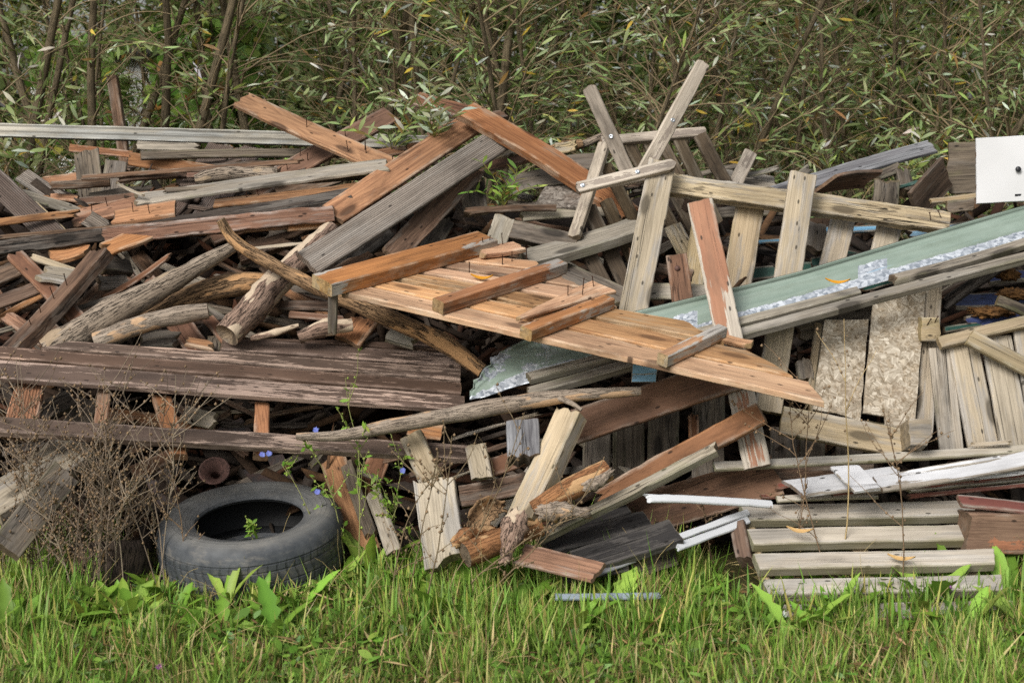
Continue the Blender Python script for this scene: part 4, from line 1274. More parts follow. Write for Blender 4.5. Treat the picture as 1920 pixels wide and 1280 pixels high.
clump('rusty brown crumbling fibre lump in the back of the hollow', 1905, 552, 6.1, .08, .024, 8)
clump('small brown fibre lump at the top of the dark hollow', 1890, 515, 6.2, .05, .025, 13)

# white boards
B('thin greyish white board lying highest in the white stack', (1336, 872, 5.38), (1960, 836, 5.52), 15, 'chalk', .022, U, rag=(.01, .004))
B('broad white board with a groove lying in the white stack', (1484, 914, 5.30), (1700, 886, 5.34), 34, 'white', .02, U, skew=(-.5, 0))
B('long white board on top of the white stack', (1642, 906, 5.28), (1960, 850, 5.40), 30, 'white', .02, U)
slab('short white board lying crosswise on the white stack', [(1557, 873, 5.34), (1610, 871, 5.35), (1652, 913, 5.20), (1603, 921, 5.18)], .014, 'white', 'plank', 'plank')
B('grey edged white board in the lower white stack', (1700, 897, 5.42), (1960, 872, 5.46), 16, 'white', .022, FU)
B('greyish board near the bottom of the white stack', (1690, 916, 5.42), (1960, 890, 5.46), 16, 'chalk', .022, FU)
B('thin barn red board end sticking out of the white stack', (1442, 912, 5.42), (1530, 905, 5.45), 9, 'barn', .016, U)
B('lower thin barn red board end beside the white profile', (1425, 928, 5.42), (1540, 922, 5.45), 6, 'barn', .014, U)
B('long thin barn red board under the white stack', (1560, 928, 5.34), (1960, 886, 5.44), 9, 'barn', .016, FU)
B('long thin barn red board under the greyish board', (1700, 930, 5.38), (1960, 905, 5.42), 9, 'barn', .016, FU)
B('barn red board coming out above the big brown timber', (1798, 936, 5.24), (1975, 956, 5.28), 20, 'barn', .02, U)
B('narrow bright white board between the long boards of the white stack', (1660, 893, 5.32), (1960, 846, 5.44), 9, 'white', .014, U)
B('narrow white board with a bare edge low in the white stack', (1600, 921, 5.30), (1960, 880, 5.38), 8, 'white', .014, FU)
B('short pale board end lying above the first pallet slat', (1455, 934, 5.34), (1650, 926, 5.36), 11, 'chalk', .016, U)
B('brown board filling the gap under the white stack', (1440, 892, 5.58), (1640, 880, 5.6), 34, 'umber', .03, F)
B('thick brown timber with orange spray marks behind the grey slatted panel', (1806, 1000, 5.18), (2010, 1004, 5.22), 76, 'spray', .1, F, 'timber', 'timber')
B('splintered fibres lying on the white stack', (1812, 832, 5.5), (1905, 826, 5.5), 7, 'pale', .012, U, rag=(.05, .05))

# grey slatted panel
NP = Vector((0, -.42, .9))
gp = empty('slatted_panel', at(1620, 1150, 5.0))
tag(gp, 'grey slatted wooden pallet panel lying in the grass', 'pallet')
for a, b, w in (((1393, 960, 5.36), (1829, 951, 5.38), 30), ((1405, 1005, 5.22), (1846, 996, 5.24), 30), ((1417, 1051, 5.08), (1866, 1041, 5.10), 30),
                ((1432, 1099, 4.96), (1880, 1090, 4.98), 30), ((1450, 1146, 4.84), (1900, 1138, 4.86), 30)):
    B(None, a, b, w, 'chalk', .04, NP, 'slat', parent=gp, skew=(-.15, .3))
B(None, (1402, 962, 5.41), (1460, 1160, 4.86), 14, 'honey', .06, NP, 'runner', parent=gp)
B(None, (1790, 962, 5.43), (1850, 1160, 4.88), 30, 'honey', .05, NP, 'runner', parent=gp)
B(None, (1600, 962, 5.43), (1640, 1160, 4.88), 30, 'honey', .05, NP, 'runner', parent=gp)
B('brown square block standing against the grey slatted panel', (1380, 975, 5.30), (1398, 1062, 5.14), 30, 'umber', .06, (-.3, -1, .15), 'block', 'block')
B('upper white plastic profile with a torn end', (1198, 931, 5.12), (1450, 944, 5.3), 14, 'alu', .016, (0, -.75, .65), 'plastic_profile', 'profile')
pr = B('double white plastic profile leaning behind the brown block', (1270, 1024, 5.1), (1405, 972, 5.32), 16, 'alu', .016, FU, 'plastic_profile', 'profile')
B(None, (1268, 1008, 5.12), (1405, 958, 5.34), 12, 'alu', .012, FU, 'ridge', parent=pr)

# front middle
B('big cracked red brown board slanting under the orange panel', (1068, 802, 5.55), (1400, 690, 5.5), 64, 'rust', .035, FU)
B('long worn red board slanting up to the leaning red board', (1118, 940, 5.42), (1428, 772, 5.3), 42, 'rust', .04, FU, chip=.004)
B('long grey batten lying on the worn red board', (998, 1008, 5.12), (1349, 831, 5.2), 17, 'grey', .045, (0, -.6, .75), 'batten', 'batten')
B('wide red brown board lying behind the white profiles', (1118, 990, 5.5), (1465, 886, 5.46), 78, 'rust', .03, FU)
B('pale split plank leaning in front of the red boards', (1066, 762, 5.36), (972, 968, 5.1), 44, 'honey', .07, (-.6, -.8, .25), chip=.006)
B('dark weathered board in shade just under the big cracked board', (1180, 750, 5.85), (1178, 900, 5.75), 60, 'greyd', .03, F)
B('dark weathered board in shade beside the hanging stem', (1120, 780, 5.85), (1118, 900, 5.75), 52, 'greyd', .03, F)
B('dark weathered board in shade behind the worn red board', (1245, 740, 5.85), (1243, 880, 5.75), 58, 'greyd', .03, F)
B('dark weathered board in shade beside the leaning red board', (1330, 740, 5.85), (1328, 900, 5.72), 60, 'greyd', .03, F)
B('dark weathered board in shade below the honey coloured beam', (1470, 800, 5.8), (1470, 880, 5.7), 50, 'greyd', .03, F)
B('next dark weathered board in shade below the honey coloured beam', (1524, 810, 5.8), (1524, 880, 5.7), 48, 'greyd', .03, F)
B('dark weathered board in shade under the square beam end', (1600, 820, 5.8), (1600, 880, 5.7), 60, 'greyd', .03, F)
B('red board standing on the far side of the big cracked board', (1300, 770, 5.7), (1302, 830, 5.65), 20, 'rust', .03, F)
blk = empty('black_pallet', at(1150, 1060, 5.1))
tag(blk, 'black tarred pallet corner lying low in the heap', 'pallet')
for a, b, w in (((1030, 992, 5.32), (1178, 948, 5.42), 26), ((1020, 1022, 5.2), (1216, 970, 5.32), 34), ((1078, 1052, 5.04), (1268, 990, 5.16), 46)):
    B(None, a, b, w, 'tar', .035, (0, -.42, .9), 'plank', parent=blk, chip=.005)
B(None, (1186, 1058, 5.1), (1268, 1032, 5.18), 56, 'greyd', .08, F, 'block', parent=blk)
B(None, (1060, 1082, 5.0), (1180, 1060, 5.06), 24, 'tar', .05, F, 'stringer', parent=blk)
B('short notched red board lying in the grass before the black pallet', (970, 1034, 5.0), (1134, 1074, 4.9), 40, 'rust', .02, (0, -.45, .88), skew=(0, .2))
B('blue grey strip under the notched red board', (1110, 1072, 5.0), (1190, 1042, 5.08), 22, 'slate', .02, FU)
log('stripped orange log with torn bark', [(1000, 955, 5.08), (1068, 916, 5.1), (1140, 880, 5.14)], [17, 23, 20], 'barkless', rough=.14)
log('dark ended log lying in the grass', [(872, 1040, 4.98), (930, 1016, 5.04), (1010, 985, 5.12)], [25, 25, 21], 'barkless', rough=.12)
def bark_sheet(label, pts, w, curl, seed, mat='barkpink'):
    """a torn, curled sheet of bark"""
    P = catmull([S(*p) for p in pts], 8)
    V, UV = [], []
    m = 9
    for i, p in enumerate(P):
        T = (P[min(i + 1, len(P) - 1)] - P[max(i - 1, 0)]).normalized()
        A = T.cross(Vector((0, -1, .3))).normalized()
        N = A.cross(T)
        s = i / (len(P) - 1)
        ww = w * (.45 + .55 * math.sin(math.pi * min(1, s * 1.2 + .1))) * (1 + .3 * mnoise.noise((s * 6, seed, 0)))
        for j in range(m):
            v = (j / (m - 1) - .5) * 2
            ja = 1 + .25 * mnoise.noise((s * 9, v * 3, seed))
            V.append(p + A * (v * ww * ja) - N * (curl * v * v * ww) + N * mnoise.noise((s * 7, v * 2, seed + 5)) * .012 + T * (.03 * mnoise.noise((v * 5, seed, s)) if i in (0, len(P) - 1) else 0))
            UV.append((s * .4, v * ww))
    o0 = P[0].copy()
    F4 = [(i * m + j, i * m + j + 1, (i + 1) * m + j + 1, (i + 1) * m + j) for i in range(len(P) - 1) for j in range(m - 1)]
    o = link('bark_sheet', mesh_np('bark', [v - o0 for v in V], F4, None, True, uv=UV), M[mat], None, Matrix.Translation(o0))
    md = o.modifiers.new('thickness', 'SOLIDIFY'); md.thickness = .006
    tag(o, label, 'bark')
bark_sheet('grey bark flap hanging below the stripped orange log', [(1005, 958, 5.04), (1050, 955, 5.03), (1108, 962, 5.04)], .045, .7, 1, 'barkgrey')
bark_sheet('large hanging sheet of torn bark before the dark ended log', [(975, 955, 5.0), (960, 1000, 4.94), (945, 1055, 4.9)], .05, .5, 2, 'barkpink')
bark_sheet('curled dark bark piece above the dark ended log', [(885, 985, 5.1), (915, 955, 5.15), (945, 950, 5.18)], .045, -1.0, 3, 'barktan')
bark_sheet('rolled bark edge on the dark ended log', [(850, 1020, 4.98), (880, 1000, 5.0), (930, 990, 5.06)], .03, 1.0, 4, 'barkless')
bark_sheet('bark flap on the upper end of the stripped orange log', [(1095, 912, 5.06), (1125, 900, 5.07), (1150, 880, 5.09)], .03, .8, 5, 'barkgrey')
br = log('long grey branch lying across the peeling brown panel edge', [(556, 818, 5.3), (640, 816, 5.3), (740, 797, 5.3), (870, 774, 5.34), (960, 757, 5.36), (1060, 743, 5.38), (1200, 733, 5.44)],
         [7, 11, 15, 16, 17, 13, 9], 'barkgrey', 'branch', 'branch', rough=.12)
log('broken side shoot', [(1048, 746, 5.36), (1072, 756, 5.33), (1090, 768, 5.32)], [6, 5, 4], 'barkgrey', 'side_shoot', None, br, sides=12)
B('broad pale timber standing upright in the grass', (812, 892, 5.16), (836, 1068, 5.0), 78, 'pale', .07, (-.05, -1, .2), 'timber', 'timber', rag=(.03, .05), chip=.005)
B('pale timber behind the end of the lower brown board', (768, 812, 5.42), (806, 900, 5.3), 44, 'honey', .05, F, 'timber', 'timber')
B('grey blue beam end above the pale split plank', (979, 782, 5.34), (983, 862, 5.24), 62, 'slate', .09, (0, -.85, .5), 'timber', 'timber')
B('broken pale board end beside the lower brown board', (890, 830, 5.42), (905, 900, 5.34), 40, 'pale', .03, F, rag=(.01, .04))
B('orange board end behind the upright pale timber', (786, 820, 5.5), (800, 870, 5.45), 26, 'orange', .03, F)
B('red brown board lying under the grey blue beam end', (890, 885, 5.42), (990, 850, 5.45), 34, 'rust', .03, FU)
B('dark timber lying in shade behind the bark pieces', (860, 930, 5.4), (1000, 900, 5.42), 40, 'umber', .04, FU)
B('red board in shade beside the dark ended log', (845, 990, 5.2), (910, 1000, 5.2), 36, 'rust', .03, FU)
B('broad reddish knotty plank leaning behind the tyre', (618, 848, 5.85), (688, 1040, 5.42), 52, 'orange', .03, F)
B('reddish plank leaning the other way behind the tyre', (712, 855, 5.85), (664, 990, 5.75), 42, 'rust', .03, F)
B('narrow dark grey plank leaning beside the tyre', (646, 862, 5.8), (696, 1005, 5.45), 25, 'greyd', .03, F)
B('grey splintered plank leaning nearest the green shoots', (690, 900, 5.5), (738, 1035, 5.25), 30, 'grey', .03, F, rag=(.07, .01))
B('orange offcut behind the lower brown board', (760, 800, 5.6), (830, 812, 5.6), 30, 'orange', .04, F)

# lower left
B('pale timber slanting out of the dry weeds', (-30, 945, 5.1), (158, 822, 5.42), 60, 'pale', .06, (-.35, -.8, .5), 'timber', 'timber', rag=(.01, .03))
B('dark grooved grey timber in the dry weeds', (10, 1030, 4.98), (128, 880, 5.22), 62, 'greyd', .06, (.4, -.9, .3), 'timber', 'timber')
B('grey board in shade under the peeling brown panel', (90, 860, 5.6), (175, 740, 5.85), 44, 'greyd', .03, FU)
B('dark splintered timber under the peeling panel corner', (70, 775, 5.7), (140, 740, 5.8), 34, 'char', .05, FU, rag=(.05, .02))
B('long orange board in shade under the peeling panel', (190, 772, 5.85), (400, 800, 5.8), 24, 'orange', .03, FU)
B('broken grey orange stub in shade under the panel', (340, 772, 5.8), (410, 790, 5.75), 32, 'pale', .03, FU, rag=(.02, .06))
B('rusty red sheet edge under the lower brown board', (245, 885, 5.45), (325, 850, 5.55), 26, 'rust', .02, FU)
log('dark weathered stump hidden in the dry weeds', [(205, 1015, 5.3), (205, 1050, 5.28), (205, 1100, 5.26)], [70, 76, 84], 'barkdark', 'tree_stump', 'stump', rough=.2, sides=28)
slab('dark iron plate leaning behind the tyre', [(268, 890, 5.9), (318, 875, 5.92), (345, 950, 5.86), (300, 965, 5.84)], .008, 'darkmetal', 'iron_plate', 'plate')
slab('triangular rusty iron plate under the brown panel', [(390, 812, 5.95), (452, 782, 6.0), (478, 815, 5.95), (470, 835, 5.92)], .008, 'darkmetal', 'iron_plate', 'plate')
slab('flat dark iron bracket beside the rusty funnel', [(452, 878, 5.95), (545, 884, 5.95), (560, 912, 5.86), (490, 920, 5.85)], .008, 'darkmetal', 'iron_bracket', 'bracket')
slab('upright dark iron plate beside the reddish plank', [(500, 855, 6.0), (530, 850, 6.0), (556, 905, 5.9), (520, 912, 5.9)], .008, 'darkmetal', 'iron_plate', 'plate')
fu = link('rusty_funnel', lathe([(.018, -.03), (.020, .0), (.039, .018), (.058, .04), (.064, .043), (.067, .039), (.060, .033), (.040, .008), (.024, -.03)], 28), M['rustmetal'], None,
          Matrix.Translation(at(404, 890, 5.9)) @ Vector((.05, -.75, .65)).to_track_quat('Z', 'Y').to_matrix().to_4x4())
tag(fu, 'round rusty iron funnel just behind the tyre', 'funnel')
link('spout', lathe([(.012, -.10), (.017, -.03), (.016, .0)], 14), M['rustmetal'], fu, Matrix.Translation(at(404, 890, 5.9)) @ Vector((.05, -.75, .65)).to_track_quat('Z', 'Y').to_matrix().to_4x4())

def tyre():
    Rr, r0, hw = .345, .2, .1
    prof = [(r0 + .012, -.085), (r0, -.078), (r0 - .002, -.070), (r0 + .006, -.064), (r0 + .01, -.058)]
    inner = [(.25, -.075), (.305, -.07), (.322, -.04), (.325, 0), (.322, .04), (.305, .07), (.25, .075)]
    prof += inner
    prof += [(r0 + .01, .058), (r0 + .006, .064), (r0 - .002, .070), (r0, .078), (r0 + .012, .085), (r0 + .03, .088), (r0 + .034, .0905), (r0 + .04, .091), (.250, .097), (.270, .102), (.290, .1005), (.308, .095), (.322, .086), (.333, .074), (.339, .062)]
    tread = []
    for z in (.045, .02, -.02, -.045, -.07):
        rr = Rr - .25 * (abs(z) ** 2)
        if z in (.045, -.02, .02, -.045):
            tread += [(rr, z + .0035), (rr - .003, z + .0025), (rr - .003, z - .0025), (rr, z - .0035)]
        else: tread.append((rr, z))
    prof += tread
    prof += [(.337, -.075), (.325, -.084), (.318, -.09), (.305, -.099), (.285, -.102), (.262, -.1), (r0 + .04, -.091), (r0 + .012, -.085)]
    tilt = (Matrix.Rotation(R(9), 4, 'X') @ Matrix.Rotation(R(-2), 4, 'Y'))
    mw = Matrix.Translation(at(472, 1012, 5.42)) @ tilt @ Matrix.Diagonal((1.05, 1.05, 1.2, 1))
    me = lathe(prof, 110, 'tyre', True)
    try: me.set_sharp_from_angle(angle=R(50))
    except Exception: pass
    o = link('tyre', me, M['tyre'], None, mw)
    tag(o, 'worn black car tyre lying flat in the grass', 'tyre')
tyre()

B('grey plastic strip lying in the grass', (1040, 1118, 4.8), (1246, 1115, 4.82), 13, 'greyplastic', .03, FU, 'plastic_strip', 'strip')
B('dark brown board half buried in grass at the frame edge', (-40, 1190, 4.72), (40, 1200, 4.7), 24, 'umber', .02, U)
B('upright dark brown post among the willow stems', (208, 140, 8.3), (236, 330, 8.1), 19, 'umber', .06, F, 'post', 'post')
B('brown cut log slab behind the crossing boards', (800, 245, 7.75), (850, 250, 7.75), 40, 'rust', .05, F, 'block', 'block')

B('very long thin dark strip above the mossy grey board', (150, 332, 6.85), (575, 300, 6.98), 9, 'umber', .016, FU, rag=(.02, .05))
B('long thin ribbed strip below the mossy grey board', (300, 356, 6.72), (712, 330, 6.78), 8, 'greyd', .016, FU, rag=(.04, .02))
B('long thin dark strip lying over the black charred beam', (-30, 446, 6.3), (335, 416, 6.42), 8, 'umber', .014, FU, rag=(.01, .06))
B('long thin orange strip under the red brown beam', (330, 440, 6.42), (560, 424, 6.46), 8, 'orange', .014, FU, rag=(.05, .02))
B('long thin grey strip crossing behind the half burnt beam', (-30, 628, 5.98), (235, 548, 6.1), 9, 'greyd', .016, FU, rag=(.01, .05))
B('long splintered reddish strip behind the forked log', (190, 560, 6.12), (330, 470, 6.35), 10, 'rust', .016, H, rag=(.02, .07))
B('long pale splinter lying across the dark hollow', (420, 470, 6.35), (600, 452, 6.45), 6, 'pale', .01, FU, rag=(.03, .06))

# thin broken laths and splinters wedged between the bigger boards
rl = random.Random(42)
LATHCOL = dict(umber='dark brown', orange='orange', rust='reddish', greyd='dark grey', pale='pale', grey='grey', deck='brown ribbed', char='black', teal='green')
def laths(n, box, label, group, mats, dmin=.02, dmax=.16, ang=(-35, 35)):
    for i in range(n):
        px, py = rl.uniform(box[0], box[2]), rl.uniform(box[1], box[3])
        L = rl.uniform(70, 260)
        a = R(rl.uniform(*ang))
        d = rl.uniform(dmin, dmax)
        p0 = (px - math.cos(a) * L / 2, py - math.sin(a) * L / 2, d + rl.uniform(-.03, .05))
        p1 = (px + math.cos(a) * L / 2, py + math.sin(a) * L / 2, d + rl.uniform(-.03, .05))
        wp, mt = rl.uniform(5, 17), rl.choice(mats)
        B(near_label('thin ' + LATHCOL[mt] + ' lath next to', px, py), p0, p1, wp, mt, rl.uniform(.007, .016), (rl.uniform(-.4, .4), -.7, rl.uniform(.2, .9)), 'lath', 'lath', rag=(rl.uniform(.01, .07), rl.uniform(.01, .07)), chip=.004, group=group)
laths(34, (-20, 450, 600, 660), 'thin broken lath wedged between the logs and boards of the left heap', 'laths in the left heap', ['umber', 'orange', 'rust', 'umber', 'greyd', 'pale'], .06, .2, (-60, 60))
laths(22, (20, 300, 640, 420), 'thin broken lath lying between the long boards at the top left', 'laths in the upper left heap', ['umber', 'rust', 'greyd', 'orange', 'deck'], .08, .22, (-22, 8))
laths(16, (860, 320, 1300, 480), 'thin broken lath in the hollow around the chair', 'laths around the chair', ['greyd', 'umber', 'grey', 'greyd'], .08, .25, (-30, 30))
laths(20, (600, 780, 1350, 980), 'thin broken lath wedged in the lower middle of the heap', 'laths in the lower middle', ['umber', 'greyd', 'rust', 'umber', 'pale'], .08, .25, (-70, 50))
laths(14, (0, 740, 560, 900), 'thin broken lath in the shade under the brown panel', 'laths under the brown panel', ['umber', 'char', 'orange', 'greyd'], .15, .35, (-40, 40))
laths(14, (1300, 400, 1800, 520), 'thin broken lath in the shade behind the pickets', 'laths behind the pickets', ['umber', 'char', 'greyd', 'teal'], .2, .4, (-25, 15))

for kx, (lab, gx, gy, Y) in enumerate((('yellow willow leaf lying on the orange panel', 905, 526, None), ('yellow curled leaf lying on the green metal sheet', 1571, 534, 5.72),
                       ('pale yellow leaf lying on the second grey slat', 1500, 1000, 5.16), ('pale yellow leaf lying on the third grey slat', 1690, 1052, 5.05))):
    c = op.at(gx, gy, .004) if Y is None else at(gx, gy, Y)
    V = []
    for i in range(9):
        s = i / 8
        wv = .012 * math.sin(math.pi * min(1, s * .96 + .04)) ** .8
        for q in (-1, 0, 1): V.append(((s - .5) * .1, q * wv, .006 * abs(q) + .018 * (s - .5) ** 2 * 4))
    F4 = [(i * 3 + j, i * 3 + j + 1, i * 3 + 4 + j, i * 3 + 3 + j) for i in range(8) for j in (0, 1)]
    o = link('fallen_leaf', mesh_np('leaf', V, F4, None, True, col=np.array([lin('#d99a2b' if kx < 2 else '#d8b27a')] * len(V))), M['weed'], None,
             Matrix.Translation(c + Vector((0, 0, .006))) @ Matrix.Rotation(-.35, 4, 'Z') @ Matrix.Rotation(.4, 4, 'X'))
    tag(o, lab, 'leaf')

# ================================================================== plants
def Gp(px, py, z=0.0):
    d = ray(px, py)
    return Vector((0, 0, CAM_Z)) + d * ((z - CAM_Z) / d.z)

def leaves_np(base, dirs, nrm, L, W, droop, col, ksegs=3):
    """lance leaves: base n x 3, direction, face normal, length, half width, droop"""
    n = len(base)
    dirs = dirs / np.linalg.norm(dirs, axis=1, keepdims=True)
    side = np.cross(dirs, nrm)
    side /= np.maximum(np.linalg.norm(side, axis=1, keepdims=True), 1e-6)
    up = np.cross(side, dirs)
    prof = [(0.0, .12), (.28, .8), (.6, .95), (1.0, .0)] if ksegs == 3 else [(0.0, .08), (.18, .5), (.42, .9), (.65, 1.0), (.85, .65), (1.0, .0)]
    V = []
    for s, w in prof:
        c = base + dirs * (L * s)[:, None] - up * (droop * L * s * s)[:, None]
        if w == 0: V.append(c[:, None, :])
        else:
            off = side * (W * w)[:, None]
            V.append(np.stack([c - off, c + off], 1))
    V = np.concatenate(V, 1)
    k = V.shape[1]
    idx = np.arange(n)[:, None] * k
    F4 = np.concatenate([idx + np.array([[2 * i, 2 * i + 1, 2 * i + 3, 2 * i + 2]]) for i in range(len(prof) - 2)], 0)
    F3 = idx + np.array([[k - 3, k - 2, k - 1]])
    C = np.repeat(col, k, axis=0)
    return V.reshape(-1, 3), F4, F3, C

def palette(rng, n, cols, weights, var=.17):
    c = np.array([lin(x) for x in cols])[rng.choice(len(cols), n, p=np.array(weights) / sum(weights))]
    return np.clip(c * (1 + rng.normal(0, var, (n, 1))) * (1 + rng.normal(0, .06, (n, 3))), .004, 1)

WILLOW = (['#8a9a66', '#728350', '#9dab7a', '#bfc5b0', '#d6d9cc', '#c0a848', '#8a6c44', '#97aa5a'], [28, 28, 22, 8, 2, 3, 4, 9])
DARKW = (['#5b6a3a', '#4b5c2e', '#6b7844', '#8a8b54', '#746848'], [30, 28, 20, 9, 8])
LUSH = (['#6f8f3c', '#5a7d33', '#86a04a', '#8f8a3c', '#9a6a3a'], [30, 30, 20, 6, 6])

def branch_curve(rng, p, d, L, n, droop, wob):
    pts = [p.copy()]
    d = d / np.linalg.norm(d)
    for i in range(n):
        d = d + np.array([0, 0, -droop / n]) + rng.normal(0, wob, 3)
        d /= np.linalg.norm(d)
        p = p + d * L / n
        pts.append(p.copy())
    return np.array(pts)

def tubes_np(curves, radii, sides=4):
    V, F4 = [], []
    b = 0
    ang = np.arange(sides) * math.tau / sides
    for c, (r0, r1) in zip(curves, radii):
        n = len(c)
        T = np.gradient(c, axis=0)
        T /= np.maximum(np.linalg.norm(T, axis=1, keepdims=True), 1e-9)
        ref = np.array([.31, .87, .4])
        A = np.cross(T, ref); A /= np.maximum(np.linalg.norm(A, axis=1, keepdims=True), 1e-9)
        Bv = np.cross(T, A)
        r = np.linspace(r0, r1, n)[:, None, None]
        V.append((c[:, None, :] + r * (A[:, None, :] * np.cos(ang)[None, :, None] + Bv[:, None, :] * np.sin(ang)[None, :, None])).reshape(-1, 3))
        i = np.arange(n - 1)[:, None] * sides
        j = np.arange(sides)[None, :]
        j2 = (j + 1) % sides
        F4.append((b + np.stack([i + j, i + j2, i + sides + j2, i + sides + j], -1)).reshape(-1, 4))
        b += n * sides
    return np.concatenate(V), np.concatenate(F4)

def willow(label, x, Y, nst, hgt, seed, pal=WILLOW, ntw=30, nlf=20, lsize=.075, group=None, rad=(.016, .038), spread=.45, bare=False, twr=.0032, zmax=3.6):
    rng = np.random.default_rng(seed)
    root = empty('willow_tree', Vector((x, Y, 0)))
    tag(root, label, 'tree', group)
    tw, trd, LB, LD, LN = [], [], [], [], []
    for s in range(nst):
        a = rng.uniform(0, math.tau)
        p0 = np.array([x + rng.normal(0, .16), Y + rng.normal(0, .16), -.05])
        d0 = np.array([math.cos(a) * spread * rng.uniform(.2, 1), math.sin(a) * spread * rng.uniform(.1, .6), 1.0])
        c = branch_curve(rng, p0, d0, hgt * rng.uniform(.85, 1.1), 16, rng.uniform(-.15, .25), .035)
        r0 = rng.uniform(*rad)
        cv = [Vector(q) for q in c]
        V, F4, UV, _ = tube_np(cv, list(np.linspace(r0, r0 * .35, len(cv))), 9, .06, seed + s)
        o0 = cv[0].copy()
        link('trunk', mesh_np('trunk', [v - o0 for v in V], F4, None, True, uv=UV), M['stem'], root, Matrix.Translation(o0))
        zz = c[:, 2]
        n = 0
        while n < ntw:
            i = rng.uniform(1.5, len(c) - 1.01)
            k = int(i)
            p = c[k] + (c[k + 1] - c[k]) * (i - k)
            n += 1
            if p[2] > zmax or p[2] < .5: continue
            b = rng.uniform(0, math.tau)
            T = (c[k + 1] - c[k]); T /= np.linalg.norm(T)
            out = np.array([math.cos(b), math.sin(b) * .9, rng.uniform(-.1, .9)])
            L = rng.uniform(.3, 1.0) * (1.0 if p[2] < 2.6 else .8)
            t = branch_curve(rng, p, out + T * .5, L, 7, rng.uniform(.1, .9), .09)
            tw.append(t); trd.append((twr * rng.uniform(.7, 1.6), twr * .35))
            if bare and rng.random() < .35: continue
            m = max(4, int(nlf * L))
            q = (np.linspace(.1, .995, m) + rng.normal(0, .01, m)).clip(.05, .999) * 7
            q = np.minimum(q, 6.999)
            qi = q.astype(int)
            B0 = t[qi] + (t[qi + 1] - t[qi]) * (q - qi)[:, None]
            D = (t[qi + 1] - t[qi]); D /= np.linalg.norm(D, axis=1, keepdims=True)
            sv = rng.normal(0, 1, 3)
            rd = np.where(np.arange(m)[:, None] % 2 == 0, 1.0, -1.0) * sv[None, :] + rng.normal(0, .35, (m, 3)); rd -= D * (rd * D).sum(1, keepdims=True)
            rd /= np.maximum(np.linalg.norm(rd, axis=1, keepdims=True), 1e-6)
            LB.append(B0); LD.append(D * .85 + rd * .55 + np.array([0, 0, -.22])); LN.append(rng.normal(0, .7, (m, 3)) + np.array([0, -.25, .8]))
    V, F4 = tubes_np(tw, trd, 4)
    o0 = np.array([x, Y, 0])
    link('branches', mesh_np('twigs', V - o0, F4, None, True, col=np.tile(np.array(lin('#84745a')), (len(V), 1))), M['dry'], root, Matrix.Translation(Vector(o0)))
    B0, D, N = np.concatenate(LB), np.concatenate(LD), np.concatenate(LN)
    m = len(B0)
    L = rng.uniform(.6, 1.25, m) * lsize
    V, F4, F3, C = leaves_np(B0, D, N, L, L * rng.uniform(.07, .105, m), rng.uniform(-.1, .5, m), palette(rng, m, *pal))
    link('crown', mesh_np('leaves', V - o0, F4, F3, True, col=C), M['leaf'], root, Matrix.Translation(Vector(o0)))
    return root

front = [(-3.25, 8.5, 4, 'willow with olive stems at the far left edge'), (-2.55, 8.8, 5, 'leafy willow rising behind the two upright dark boards'),
         (-1.85, 9.2, 4, 'willow with a leaning stem behind the pale rail, beside the hop vine'), (-1.15, 8.9, 4, 'willow behind the upper tip of the orange stained board'),
         (-.45, 8.7, 5, 'silvery leaved willow behind the crossing boards'), (.2, 8.6, 5, 'forked willow rising right behind the top of the heap'),
         (.85, 8.8, 5, 'willow directly behind the broken chair'), (1.55, 9.0, 5, 'willow between the chair and the blue grey plank'),
         (2.2, 8.7, 5, 'dense willow behind the blue grey plank'), (2.95, 8.6, 5, 'dense willow behind the white cabinet door')]
for i, (x, Y, n, lab) in enumerate(front):
    willow(lab, x, Y, n, 4.0, 100 + i, ntw=44 if x < -.8 else 60, nlf=20 if x < -.8 else 21, lsize=.096, bare=True, twr=.0046, rad=(.018, .044) if x < 0 else (.013, .030))
for i in range(11):
    x = -4.4 + i * .88
    bx, bY = x + .2 * math.sin(i * 3), 10.2 + .7 * math.sin(i * 2.1)
    willow(near_label('back row willow above', 960 + FPX * bx / bY, 120), bx, bY, 5, 4.8, 300 + i, ntw=62, nlf=24,
           lsize=.095, pal=WILLOW if i % 2 else DARKW, group='willows of the back row', rad=(.010, .022), spread=.3, zmax=3.9)

